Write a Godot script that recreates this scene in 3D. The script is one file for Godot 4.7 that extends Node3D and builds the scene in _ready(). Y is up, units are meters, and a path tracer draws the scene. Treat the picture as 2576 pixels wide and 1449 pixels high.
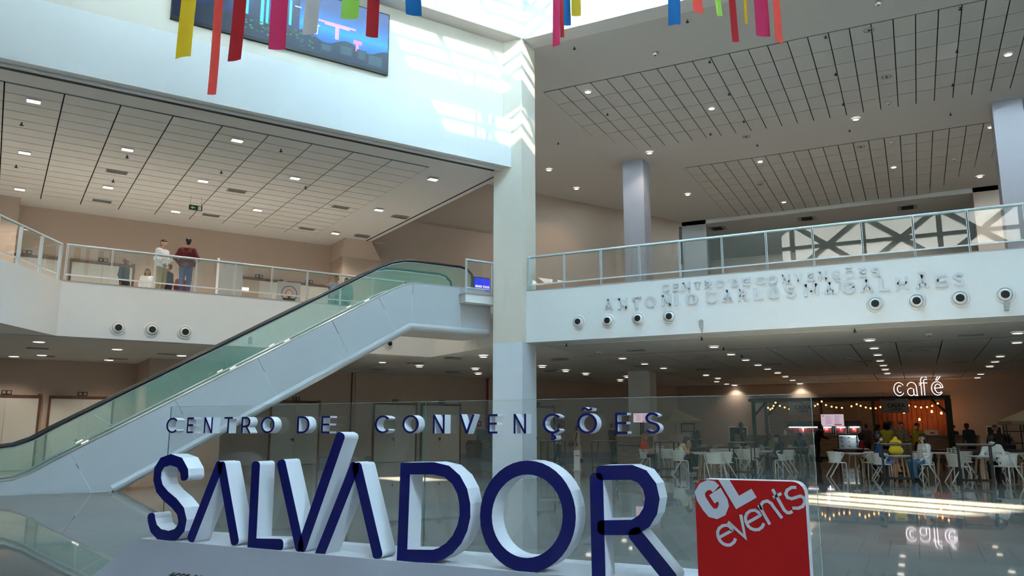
extends Node3D
# A convention-centre atrium: six-sided void, escalator, two mezzanines, cafe, letter sign in front.
# World axes follow the right-hand gallery; the left gallery is turned by 60 degrees (TL), the next side by 120 (TC).
# In TL a point is (along the gallery, height, minus distance outwards from the eye's foot).

const FX := 1989.0
const EYE := Vector3(0, 1.4, 0)
const S3 := 0.8660254
const MEZZ := 5.66       # mezzanine floor
const SOFFIT := 4.07     # underside of the mezzanine
const LCEIL := 9.57      # ceiling over the left mezzanine
const RCEIL := 13.97     # ceiling over the right mezzanine
const ROOF := 17.9
const SIGN_Z := -5.67

var TR := Transform3D.IDENTITY
var TL := Transform3D(Basis(Vector3.UP, deg_to_rad(60.0)), Vector3.ZERO)
var TC := Transform3D(Basis(Vector3.UP, deg_to_rad(120.0)), Vector3.ZERO)
var eye_basis := Basis(Vector3.UP, deg_to_rad(26.83)) * Basis(Vector3.RIGHT, deg_to_rad(10.28))
var M := {}
var used := {}
var boxes := {}
var rng := RandomNumberGenerator.new()

# ---------------------------------------------------------------- pixels to places
func ray(px: float, py: float) -> Vector3:
	return eye_basis * Vector3((px - 1288.0) / FX, -(py - 724.5) / FX, -1.0)

func on_y(px: float, py: float, y: float) -> Vector3:
	var r := ray(px, py)
	return EYE + r * ((y - EYE.y) / r.y)

func on_z(px: float, py: float, z: float) -> Vector3:
	var r := ray(px, py)
	return EYE + r * (z / r.z)

func on_l(px: float, py: float, n: float) -> Vector3:   # in TL coordinates
	var r := ray(px, py)
	var w: Vector3 = EYE + r * (n / Vector3(-S3, 0, -0.5).dot(r))
	return TL.affine_inverse() * w

# ---------------------------------------------------------------- nodes
func numbered(called: String) -> String:
	var k: int = used.get(called, 0)
	used[called] = k + 1
	return called if k == 0 else "%s_%03d" % [called, k]

func thing(called: String, label: String, category: String, at := Transform3D.IDENTITY, group := "") -> Node3D:
	var o := Node3D.new()
	o.name = numbered(called)
	add_child(o)
	o.transform = at
	o.set_meta("label", label)
	o.set_meta("category", category)
	if group != "":
		o.set_meta("group", group)
	return o

func part(parent: Node3D, called: String, mesh: Mesh, mat: Material, at := Transform3D.IDENTITY) -> MeshInstance3D:
	var o := MeshInstance3D.new()
	o.name = called
	o.mesh = mesh
	o.material_override = mat
	o.transform = at
	parent.add_child(o, true)
	return o

func single(called: String, label: String, category: String, mesh: Mesh, mat: Material, at := Transform3D.IDENTITY, group := "") -> MeshInstance3D:
	var o := MeshInstance3D.new()
	o.name = numbered(called)
	o.mesh = mesh
	o.material_override = mat
	add_child(o)
	o.transform = at
	o.set_meta("label", label)
	o.set_meta("category", category)
	if group != "":
		o.set_meta("group", group)
	return o

func struct(called: String, mesh: Mesh, mat: Material, at := Transform3D.IDENTITY) -> MeshInstance3D:
	var o := MeshInstance3D.new()
	o.name = numbered(called)
	o.mesh = mesh
	o.material_override = mat
	add_child(o)
	o.transform = at
	o.set_meta("kind", "structure")
	return o

func xf(p: Vector3, yaw_deg := 0.0) -> Transform3D:
	return Transform3D(Basis(Vector3.UP, deg_to_rad(yaw_deg)), p)

# ---------------------------------------------------------------- meshes
func boxm(s: Vector3) -> BoxMesh:
	var key := "%.4f %.4f %.4f" % [s.x, s.y, s.z]
	if not boxes.has(key):
		var b := BoxMesh.new()
		b.size = s
		boxes[key] = b
	return boxes[key]

func sbox(called: String, a: Vector3, b: Vector3, mat: Material, frame := Transform3D.IDENTITY) -> MeshInstance3D:
	return struct(called, boxm((b - a).abs()), mat, frame * Transform3D(Basis(), (a + b) / 2.0))

func pbox(parent: Node3D, called: String, a: Vector3, b: Vector3, mat: Material) -> MeshInstance3D:
	return part(parent, called, boxm((b - a).abs()), mat, Transform3D(Basis(), (a + b) / 2.0))

func st_new() -> SurfaceTool:
	var st := SurfaceTool.new()
	st.begin(Mesh.PRIMITIVE_TRIANGLES)
	st.set_smooth_group(-1)
	return st

func done(st: SurfaceTool) -> ArrayMesh:
	st.generate_normals()
	return st.commit()

func tri(st: SurfaceTool, a: Vector3, b: Vector3, c: Vector3) -> void:
	st.add_vertex(a); st.add_vertex(b); st.add_vertex(c)

func quad(st: SurfaceTool, a: Vector3, b: Vector3, c: Vector3, d: Vector3) -> void:
	tri(st, a, b, c); tri(st, a, c, d)

func add_box(st: SurfaceTool, a: Vector3, b: Vector3) -> void:
	var lo := Vector3(minf(a.x, b.x), minf(a.y, b.y), minf(a.z, b.z))
	var hi := Vector3(maxf(a.x, b.x), maxf(a.y, b.y), maxf(a.z, b.z))
	var v := []
	for i in 8:
		v.append(Vector3(hi.x if i & 1 else lo.x, hi.y if i & 2 else lo.y, hi.z if i & 4 else lo.z))
	for f in [[4, 6, 7, 5], [1, 3, 2, 0], [5, 7, 3, 1], [0, 2, 6, 4], [6, 2, 3, 7], [0, 4, 5, 1]]:
		quad(st, v[f[0]], v[f[1]], v[f[2]], v[f[3]])

# square bar between two points
func add_bar(st: SurfaceTool, a: Vector3, b: Vector3, w: float, h := -1.0) -> void:
	add_tube(st, [a, b], w * 0.7071, 4, h * 0.7071 if h > 0.0 else -1.0, PI / 4.0)

# round sweep along points; r2 is the second half-axis
func add_tube(st: SurfaceTool, pts: Array, r: float, sides := 8, r2 := -1.0, start := 0.0, closed := false, taper := -1.0) -> void:
	if r2 < 0.0:
		r2 = r
	var rings := []
	var n := pts.size()
	for i in n:
		var p: Vector3 = pts[i]
		var before: Vector3 = pts[(i - 1 + n) % n] if (i > 0 or closed) else p
		var after: Vector3 = pts[(i + 1) % n] if (i < n - 1 or closed) else p
		var d := (after - before).normalized()
		var up := Vector3.UP if absf(d.y) < 0.93 else Vector3(0, 0, 1)
		var sx := d.cross(up).normalized()
		var sy := sx.cross(d).normalized()
		var m := 1.0
		if i > 0 and i < n - 1 or closed:
			var d1 := (p - before).normalized()
			m = 1.0 / maxf(0.5, absf(d.dot(d1)))
		var k := 1.0 if taper < 0.0 else lerpf(1.0, taper, float(i) / maxf(1.0, n - 1.0))
		var ring := []
		for j in sides:
			var a := start + TAU * j / sides
			ring.append(p + (sx * cos(a) * r + sy * sin(a) * r2) * k * minf(m, 1.25))
		rings.append(ring)
	for i in (n if closed else n - 1):
		var ra: Array = rings[i]
		var rb: Array = rings[(i + 1) % n]
		for j in sides:
			var j2 := (j + 1) % sides
			quad(st, ra[j], ra[j2], rb[j2], rb[j])
	if not closed:
		for j in range(1, sides - 1):
			tri(st, rings[0][0], rings[0][j + 1], rings[0][j])
			tri(st, rings[n - 1][0], rings[n - 1][j], rings[n - 1][j + 1])

func tubem(pts: Array, r: float, sides := 8, r2 := -1.0) -> ArrayMesh:
	var st := st_new()
	add_tube(st, pts, r, sides, r2)
	return done(st)

func barm(a: Vector3, b: Vector3, w: float, h := -1.0) -> ArrayMesh:
	var st := st_new()
	add_bar(st, a, b, w, h)
	return done(st)

# lathe round y: profile of (radius, height)
func lathem(profile: Array, sides := 24, smooth := true) -> ArrayMesh:
	var st := SurfaceTool.new()
	st.begin(Mesh.PRIMITIVE_TRIANGLES)
	st.set_smooth_group(0 if smooth else -1)
	for i in profile.size() - 1:
		var p: Vector2 = profile[i]
		var q: Vector2 = profile[i + 1]
		for j in sides:
			var a := TAU * j / sides
			var b := TAU * (j + 1) / sides
			var va := Vector3(cos(a), 0, sin(a))
			var vb := Vector3(cos(b), 0, sin(b))
			var A := va * p.x + Vector3.UP * p.y
			var B := vb * p.x + Vector3.UP * p.y
			var C := vb * q.x + Vector3.UP * q.y
			var D := va * q.x + Vector3.UP * q.y
			if p.x > 1e-5:
				tri(st, A, C, B)
			if q.x > 1e-5:
				tri(st, A, D, C)
	st.generate_normals()
	return st.commit()

func cyl(r: float, h: float, sides := 24, r_top := -1.0) -> CylinderMesh:
	var c := CylinderMesh.new()
	c.bottom_radius = r
	c.top_radius = r if r_top < 0.0 else r_top
	c.height = h
	c.radial_segments = sides
	c.rings = 1
	return c

# flat polygon in x-y pushed from z0 (back) to z1 (front)
func add_prism(st: SurfaceTool, poly: PackedVector2Array, z0: float, z1: float, caps := 3) -> void:
	if Geometry2D.is_polygon_clockwise(poly):
		poly.reverse()
	var idx := Geometry2D.triangulate_polygon(poly)
	for t in range(0, idx.size(), 3):
		var a := poly[idx[t]]
		var b := poly[idx[t + 1]]
		var c := poly[idx[t + 2]]
		if (b - a).cross(c - a) > 0.0:
			var s := b
			b = c
			c = s
		if caps & 1:
			tri(st, Vector3(a.x, a.y, z1), Vector3(b.x, b.y, z1), Vector3(c.x, c.y, z1))
		if caps & 2:
			tri(st, Vector3(a.x, a.y, z0), Vector3(c.x, c.y, z0), Vector3(b.x, b.y, z0))
	if caps & 4:
		return
	for i in poly.size():
		var a := poly[i]
		var b := poly[(i + 1) % poly.size()]
		quad(st, Vector3(a.x, a.y, z1), Vector3(a.x, a.y, z0), Vector3(b.x, b.y, z0), Vector3(b.x, b.y, z1))

func prismm(poly: PackedVector2Array, z0: float, z1: float) -> ArrayMesh:
	var st := st_new()
	add_prism(st, poly, z0, z1)
	return done(st)

func rrect(w: float, h: float, r: float, n := 5) -> PackedVector2Array:   # centred
	var out := PackedVector2Array()
	for k in 4:
		var c := Vector2((w / 2 - r) * (1 if k == 0 or k == 3 else -1), (h / 2 - r) * (1 if k < 2 else -1))
		for i in n + 1:
			var a := PI / 2 * (k + float(i) / n)
			out.append(c + Vector2(cos(a), sin(a)) * r)
	return out

# ---------------------------------------------------------------- strokes: lettering drawn with a pen of even width
# returns polygons: an open stroke is one outline, a closed one a ring of quads
func stroke_polys(pts: Array, w: float, closed := false, rounded := 0.0) -> Array:
	var n := pts.size()
	var L := []
	var R := []
	for i in n:
		var p: Vector2 = pts[i]
		var a: Vector2 = pts[(i - 1 + n) % n] if (i > 0 or closed) else p
		var b: Vector2 = pts[(i + 1) % n] if (i < n - 1 or closed) else p
		var d1 := (p - a).normalized() if p != a else (b - p).normalized()
		var d2 := (b - p).normalized() if b != p else d1
		var t := (d1 + d2).normalized()
		var nn := Vector2(-t.y, t.x)
		var k := 1.0 / maxf(0.45, nn.dot(Vector2(-d1.y, d1.x)))
		L.append(p + nn * w / 2 * k)
		R.append(p - nn * w / 2 * k)
	var out := []
	if closed:
		for i in n:
			var j := (i + 1) % n
			out.append(PackedVector2Array([R[i], R[j], L[j], L[i]]))
		return out
	var poly := PackedVector2Array()
	var cap := func(c: Vector2, d: Vector2) -> void:      # turned round the end, from right to left of the heading
		var s := Vector2(-d.y, d.x)
		var r := rounded * w / 2
		if r <= 0.0:
			poly.append(c - s * w / 2); poly.append(c + s * w / 2)
			return
		for q in [-1.0, 1.0]:
			for i in 5:
				var f := PI / 2 * (i / 4.0 if q < 0 else 1.0 - i / 4.0)
				poly.append(c + d * (sin(f) * r - r) + s * q * ((w / 2 - r) + cos(f) * r))
	for i in range(1, n - 1):
		poly.append(R[i])
	var fixed := PackedVector2Array(poly)
	poly.clear()
	var d_end: Vector2 = (pts[n - 1] - pts[n - 2]).normalized()
	var d_start: Vector2 = (pts[0] - pts[1]).normalized()
	poly.append_array(fixed)
	cap.call(pts[n - 1], d_end)
	for i in range(n - 2, 0, -1):
		poly.append(L[i])
	cap.call(pts[0], d_start)
	out.append(poly)
	return out

func arc(cx: float, cy: float, rx: float, ry: float, a0: float, a1: float, n := 10) -> Array:
	var out := []
	for i in n + 1:
		var a := deg_to_rad(lerpf(a0, a1, float(i) / n))
		out.append(Vector2(cx + cos(a) * rx, cy + sin(a) * ry))
	return out

# capital letters in a cell of height 1: [advance, [[points, closed], ...]] for pen width w
func glyph(ch: String, w: float) -> Array:
	var h := w / 2
	match ch:
		"A", "Ã":
			var s := [[[Vector2(h * 0.9, 0), Vector2(0.4, 1)], false], [[Vector2(0.8 - h * 0.9, 0), Vector2(0.4, 1)], false], [[Vector2(0.2, 0.26), Vector2(0.6, 0.26)], false]]
			if ch == "Ã":
				s.append([[Vector2(0.2, 1.14), Vector2(0.29, 1.2), Vector2(0.4, 1.16), Vector2(0.5, 1.13), Vector2(0.6, 1.2)], false])
			return [0.8, s]
		"C", "Ç":
			var s := [[arc(0.44, 0.5, 0.44 - h, 0.5 - h, 42, 318, 16), false]]
			if ch == "Ç":
				s.append([[Vector2(0.44, 0.03), Vector2(0.43, -0.12), Vector2(0.52, -0.14), Vector2(0.54, -0.21), Vector2(0.48, -0.26), Vector2(0.36, -0.25)], false])
			return [0.8, s]
		"D":
			return [0.78, [[[Vector2(h, h), Vector2(h, 1 - h)] + arc(0.34, 0.5, 0.44 - h, 0.5 - h, 90, -90, 12), true]]]
		"E":
			return [0.58, [[[Vector2(0.58, 1 - h), Vector2(h, 1 - h), Vector2(h, h), Vector2(0.58, h)], false], [[Vector2(h, 0.51), Vector2(0.54, 0.51)], false]]]
		"G":
			return [0.86, [[arc(0.46, 0.5, 0.46 - h, 0.5 - h, 45, 350, 16) + [Vector2(0.86 - h, 0.5)], false], [[Vector2(0.86, 0.5), Vector2(0.5, 0.5)], false]]]
		"H":
			return [0.76, [[[Vector2(h, 0), Vector2(h, 1)], false], [[Vector2(0.76 - h, 0), Vector2(0.76 - h, 1)], false], [[Vector2(h, 0.5), Vector2(0.76 - h, 0.5)], false]]]
		"I":
			return [w, [[[Vector2(h, 0), Vector2(h, 1)], false]]]
		"L":
			return [0.54, [[[Vector2(h, 1), Vector2(h, h), Vector2(0.54, h)], false]]]
		"M":
			return [0.9, [[[Vector2(h, 0), Vector2(h, 1)], false], [[Vector2(0.9 - h, 0), Vector2(0.9 - h, 1)], false], [[Vector2(h * 1.2, 0.97), Vector2(0.45, 0.3)], false], [[Vector2(0.9 - h * 1.2, 0.97), Vector2(0.45, 0.3)], false]]]
		"N":
			return [0.76, [[[Vector2(h, 0), Vector2(h, 1)], false], [[Vector2(0.76 - h, 0), Vector2(0.76 - h, 1)], false], [[Vector2(h * 1.1, 0.98), Vector2(0.76 - h * 1.1, 0.02)], false]]]
		"O", "Õ":
			var s := [[arc(0.47, 0.5, 0.47 - h, 0.5 - h, 0, 348, 29), true]]
			if ch == "Õ":
				s.append([[Vector2(0.25, 1.14), Vector2(0.28, 1.22), Vector2(0.36, 1.24), Vector2(0.47, 1.19), Vector2(0.57, 1.15), Vector2(0.65, 1.17), Vector2(0.68, 1.25)], false])
			return [0.94, s]
		"R":
			return [0.7, [[[Vector2(h, 0), Vector2(h, 1)], false], [[Vector2(h, 1 - h)] + arc(0.36, 0.7 - h * 0.3, 0.3 - h, 0.3 - h * 0.7, 90, -90, 10) + [Vector2(h, 0.4)], false], [[Vector2(0.36, 0.42), Vector2(0.66, 0.0)], false]]]
		"S":
			return [0.62, [[arc(0.31, 0.75 - h * 0.4, 0.29 - h * 0.8, 0.25 - h * 0.6, 25, 255, 10) + arc(0.31, 0.25 + h * 0.4, 0.31 - h, 0.25 - h * 0.6, 75, -155, 10), false]]]
		"T":
			return [0.66, [[[Vector2(0.33, 0), Vector2(0.33, 1 - h)], false], [[Vector2(0, 1 - h), Vector2(0.66, 1 - h)], false]]]
		"V":
			return [0.8, [[[Vector2(h * 0.9, 1), Vector2(0.4, 0)], false], [[Vector2(0.8 - h * 0.9, 1), Vector2(0.4, 0)], false]]]
	return [0.4, []]

func glyph_polys(ch: String, w: float, size: float, at: Vector2, rounded := 0.0) -> Array:
	var out := []
	for s in glyph(ch, w)[1]:
		var pts := []
		for p in s[0]:
			pts.append(at + p * size)
		out.append_array(stroke_polys(pts, w * size, s[1], rounded))
	return out

# ---------------------------------------------------------------- materials
func mat(key: String, c: Color, rough := 0.6, metal := 0.0, spec := 0.5) -> StandardMaterial3D:
	var m := StandardMaterial3D.new()
	m.resource_name = key
	m.albedo_color = c
	m.roughness = rough
	m.metallic = metal
	m.metallic_specular = spec
	M[key] = m
	return m

func noise_tex(freq: float, ramp: Array, size := 512, seed_ := 1, octaves := 3, kind := FastNoiseLite.TYPE_SIMPLEX_SMOOTH) -> NoiseTexture2D:
	var f := FastNoiseLite.new()
	f.seed = seed_
	f.noise_type = kind
	f.frequency = freq
	f.fractal_octaves = octaves
	var t := NoiseTexture2D.new()
	t.width = size
	t.height = size
	t.seamless = true
	t.noise = f
	var g := Gradient.new()
	var off := PackedFloat32Array()
	var col := PackedColorArray()
	for r in ramp:
		off.append(r[0]); col.append(r[1])
	g.offsets = off
	g.colors = col
	t.color_ramp = g
	return t

func glass(key: String, tint: Color, alpha: float) -> StandardMaterial3D:
	var m := mat(key, Color(tint.r, tint.g, tint.b, alpha), 0.0)
	m.transparency = BaseMaterial3D.TRANSPARENCY_ALPHA
	return m

func glow(key: String, c: Color, energy: float) -> StandardMaterial3D:
	var m := mat(key, c, 0.5)
	m.emission_enabled = true
	m.emission = c
	m.emission_energy_multiplier = energy
	return m

func textured(key: String, tex: Texture2D, scale: Vector3, rough: float, c := Color.WHITE) -> StandardMaterial3D:
	var m := mat(key, c, rough)
	m.albedo_texture = tex
	m.uv1_triplanar = true
	m.uv1_world_triplanar = true
	m.uv1_scale = scale
	return m

func make_materials() -> void:
	mat("white", Color(0.90, 0.91, 0.91), 0.55)
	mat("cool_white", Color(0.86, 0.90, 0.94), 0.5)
	mat("cream", Color(0.88, 0.86, 0.81), 0.6)
	mat("beige", Color(0.74, 0.67, 0.61), 0.7)
	mat("beige_dark", Color(0.50, 0.42, 0.36), 0.7)
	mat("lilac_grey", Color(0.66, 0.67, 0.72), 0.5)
	mat("tile", Color(0.82, 0.82, 0.81), 0.75)
	mat("tile_warm", Color(0.825, 0.825, 0.81), 0.75)
	mat("tile_new", Color(0.88, 0.88, 0.87), 0.75)
	mat("tile_grid", Color(0.40, 0.41, 0.41), 0.6)
	mat("ceiling", Color(0.82, 0.82, 0.81), 0.75)
	mat("dark_ceiling", Color(0.10, 0.09, 0.09), 0.8)
	mat("dark", Color(0.05, 0.045, 0.045), 0.7)
	mat("steel", Color(0.80, 0.83, 0.85), 0.35, 0.6)
	mat("white_metal", Color(0.84, 0.88, 0.90), 0.3, 0.15)
	mat("alu_panel", Color(0.77, 0.79, 0.81), 0.35, 0.1)
	mat("joint", Color(0.93, 0.95, 0.95), 0.4)
	mat("rubber", Color(0.03, 0.035, 0.035), 0.35)
	mat("black_metal", Color(0.05, 0.055, 0.055), 0.45)
	mat("vent_dark", Color(0.10, 0.10, 0.10), 0.6)
	mat("vent_frame", Color(0.62, 0.63, 0.62), 0.5)
	mat("navy", Color(0.01, 0.03, 0.32), 0.3)
	mat("letter_white", Color(0.90, 0.91, 0.94), 0.32)
	mat("plinth_grey", Color(0.56, 0.56, 0.60), 0.55)
	mat("print_dark", Color(0.07, 0.08, 0.10), 0.6)
	mat("sign_red", Color(0.60, 0.05, 0.055), 0.6, 0.0, 0.3)
	mat("sign_grey", Color(0.72, 0.73, 0.77), 0.5)
	mat("relief", Color(0.84, 0.86, 0.88), 0.5)
	mat("door", Color(0.80, 0.80, 0.77), 0.5)
	mat("plastic_white", Color(0.92, 0.94, 0.93), 0.35)
	mat("table_white", Color(0.93, 0.94, 0.93), 0.3)
	mat("leg_wood", Color(0.72, 0.55, 0.38), 0.5)
	mat("red_pipe", Color(0.55, 0.05, 0.05), 0.4)
	mat("box_blue", Color(0.42, 0.50, 0.55), 0.45)
	mat("chest_brown", Color(0.30, 0.14, 0.07), 0.45)
	mat("skin_light", Color(0.80, 0.60, 0.49), 0.5)
	mat("skin_tan", Color(0.66, 0.45, 0.34), 0.5)
	mat("skin_dark", Color(0.34, 0.21, 0.15), 0.5)
	mat("hair_black", Color(0.035, 0.03, 0.03), 0.5)
	mat("hair_brown", Color(0.22, 0.13, 0.08), 0.5)
	mat("hair_blond", Color(0.55, 0.42, 0.28), 0.5)
	mat("eye", Color(0.03, 0.025, 0.02), 0.2)
	mat("lip", Color(0.45, 0.2, 0.18), 0.5)
	mat("mask", Color(0.93, 0.94, 0.94), 0.7)
	mat("canvas", Color(0.72, 0.66, 0.54), 0.8)
	mat("leaf", Color(0.10, 0.20, 0.08), 0.6)
	mat("pot", Color(0.12, 0.12, 0.12), 0.6)
	mat("yellow_bag", Color(0.92, 0.80, 0.16), 0.45)
	mat("bottle_red", Color(0.70, 0.12, 0.12), 0.35)
	mat("bottle_dark", Color(0.12, 0.10, 0.10), 0.3)
	mat("bottle_green", Color(0.25, 0.40, 0.32), 0.3)
	mat("paper", Color(0.90, 0.90, 0.90), 0.7)
	mat("food", Color(0.75, 0.55, 0.30), 0.7)
	mat("laptop", Color(0.55, 0.60, 0.63), 0.35, 0.4)
	mat("exit_green", Color(0.05, 0.25, 0.14), 0.5)
	mat("roll_grey", Color(0.62, 0.62, 0.62), 0.6)
	mat("brown_leather", Color(0.40, 0.18, 0.10), 0.5)
	glass("glass", Color(0.72, 0.90, 0.86), 0.025)
	glass("glass_green", Color(0.50, 0.80, 0.72), 0.12)
	glass("glass_roof", Color(0.85, 0.95, 0.95), 0.03)
	glass("glass_skylight", Color(0.80, 0.86, 0.86), 0.70)
	mat("glass_edge", Color(0.30, 0.50, 0.45), 0.2)
	mat("glass_edge_light", Color(0.75, 0.84, 0.82), 0.2)
	glow("lamp", Color(1.0, 0.95, 0.88), 3.2)
	glow("lamp_cool", Color(0.95, 0.96, 1.0), 7.0)
	glow("bulb", Color(1.0, 0.74, 0.42), 3.5)
	glow("neon", Color(1.0, 0.97, 1.0), 1.6)
	glow("fridge_light", Color(0.95, 0.98, 1.0), 1.6)
	# polished granite: fine speckle with coarser cloudy patches
	var fl := textured("floor", noise_tex(0.22, [[0.0, Color(0.40, 0.41, 0.41)], [0.45, Color(0.53, 0.54, 0.53)], [0.75, Color(0.60, 0.61, 0.60)], [1.0, Color(0.74, 0.74, 0.73)]], 512, 3, 4), Vector3.ONE * 1.1, 0.03)
	fl.metallic_specular = 0.62
	for k in 3:
		var v: StandardMaterial3D = fl.duplicate()
		v.resource_name = "floor_slab"
		v.albedo_color = [Color(0.97, 0.97, 0.96), Color(0.90, 0.91, 0.91), Color(1.0, 1.0, 0.99)][k]
		v.uv1_offset = Vector3(0.37, 0.11, 0.23) * (k + 1)
		M["floor%d" % k] = v
	textured("wood", noise_tex(0.02, [[0.0, Color(0.42, 0.33, 0.25)], [0.5, Color(0.56, 0.45, 0.35)], [1.0, Color(0.64, 0.53, 0.42)]], 256, 5), Vector3(0.25, 2.2, 0.25), 0.5)
	textured("wood_dark", noise_tex(0.02, [[0.0, Color(0.12, 0.045, 0.03)], [1.0, Color(0.24, 0.10, 0.06)]], 256, 6), Vector3(0.4, 2.0, 0.4), 0.4)
	textured("wood_orange", noise_tex(0.02, [[0.0, Color(0.42, 0.20, 0.09)], [0.5, Color(0.56, 0.29, 0.13)], [1.0, Color(0.66, 0.36, 0.18)]], 256, 7), Vector3(2.0, 0.25, 2.0), 0.5)
	textured("frame_wood", noise_tex(0.02, [[0.0, Color(0.30, 0.17, 0.09)], [1.0, Color(0.46, 0.28, 0.15)]], 256, 8), Vector3(2.0, 0.3, 2.0), 0.45)
	textured("counter", noise_tex(0.02, [[0.0, Color(0.44, 0.37, 0.31)], [0.5, Color(0.54, 0.46, 0.38)], [1.0, Color(0.60, 0.52, 0.43)]], 256, 9), Vector3(0.3, 1.6, 0.3), 0.5)
	textured("leopard", noise_tex(0.05, [[0.0, Color(0.06, 0.05, 0.04)], [0.42, Color(0.08, 0.06, 0.05)], [0.5, Color(0.66, 0.58, 0.46)], [1.0, Color(0.75, 0.68, 0.55)]], 256, 11, 2), Vector3.ONE * 4.0, 0.8)

# ---------------------------------------------------------------- camera, sky, sun
func make_light() -> void:
	var cam := Camera3D.new()
	cam.name = "camera"
	cam.fov = rad_to_deg(2.0 * atan(724.5 / FX))
	cam.near = 0.05
	cam.far = 400.0
	cam.transform = Transform3D(eye_basis, EYE)
	add_child(cam)
	cam.current = true
	var e := Environment.new()
	var sky := Sky.new()
	var sm := ProceduralSkyMaterial.new()
	sm.sky_top_color = Color(0.66, 0.80, 0.88)
	sm.sky_horizon_color = Color(0.84, 0.93, 0.95)
	sm.sky_curve = 0.2
	sm.ground_bottom_color = Color(0.45, 0.45, 0.43)
	sm.ground_horizon_color = Color(0.62, 0.66, 0.66)
	sm.sky_energy_multiplier = SKY_ENERGY
	sm.ground_energy_multiplier = SKY_ENERGY * 0.6
	sky.sky_material = sm
	e.background_mode = Environment.BG_SKY
	e.sky = sky
	e.tonemap_mode = Environment.TONE_MAPPER_LINEAR
	e.tonemap_exposure = EXPOSURE
	e.sdfgi_enabled = true
	e.ssao_enabled = true
	e.ssil_enabled = true
	var we := WorldEnvironment.new()
	we.name = "environment"
	we.environment = e
	add_child(we)
	var sun := DirectionalLight3D.new()
	sun.name = "sun"
	sun.light_color = Color(1.0, 0.93, 0.82)
	sun.light_energy = SUN_ENERGY
	sun.light_angular_distance = 0.5
	sun.shadow_enabled = true
	add_child(sun)
	sun.look_at_from_position(Vector3.ZERO, SUN_DIR, Vector3.UP)

const EXPOSURE := 1.2
const SKY_ENERGY := 9.0
const SUN_ENERGY := 26.0
const SUN_DIR := Vector3(-1.135, -1.0, -1.354)

# ---------------------------------------------------------------- the building
func lpt(u: float, n: float) -> Vector2:     # left-gallery coordinates to world x, z
	var w: Vector3 = TL * Vector3(u, 0, -n)
	return Vector2(w.x, w.z)

func slab_poly(called: String, pts: Array, y0: float, y1: float, m: Material) -> MeshInstance3D:
	# polygon given in world x, z
	var poly := PackedVector2Array()
	for p in pts:
		poly.append(Vector2(p.x, -p.y))
	return struct(called, prismm(poly, y0, y1), m, Transform3D(Basis(Vector3.RIGHT, -PI / 2), Vector3.ZERO))

func tiles(parent: Node3D, xs: Array, zs: Array, y: float, keep: Callable, mats: Array, gap := 0.032) -> void:
	var bed := st_new()
	for i in xs.size() - 1:
		for j in zs.size() - 1:
			var a := Vector2(xs[i], zs[j])
			var b := Vector2(xs[i + 1], zs[j + 1])
			if not keep.call((a + b) / 2):
				continue
			var s := Vector3(absf(b.x - a.x) - gap, 0.02, absf(b.y - a.y) - gap)
			var k := rng.randi() % 120
			part(parent, "ceiling_tile", boxm(s), mats[2] if k == 7 else mats[k % 2], Transform3D(Basis(), Vector3((a.x + b.x) / 2, y, (a.y + b.y) / 2)))
			add_box(bed, Vector3(a.x - 0.012, y + 0.004, a.y - 0.012), Vector3(b.x + 0.012, y + 0.014, b.y + 0.012))
	part(parent, "tile_rails", done(bed), M.tile_grid)

func steps(a: float, b: float, d: float) -> Array:
	var out := []
	var x := a
	while x <= b + 1e-4:
		out.append(x)
		x += d
	return out

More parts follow.
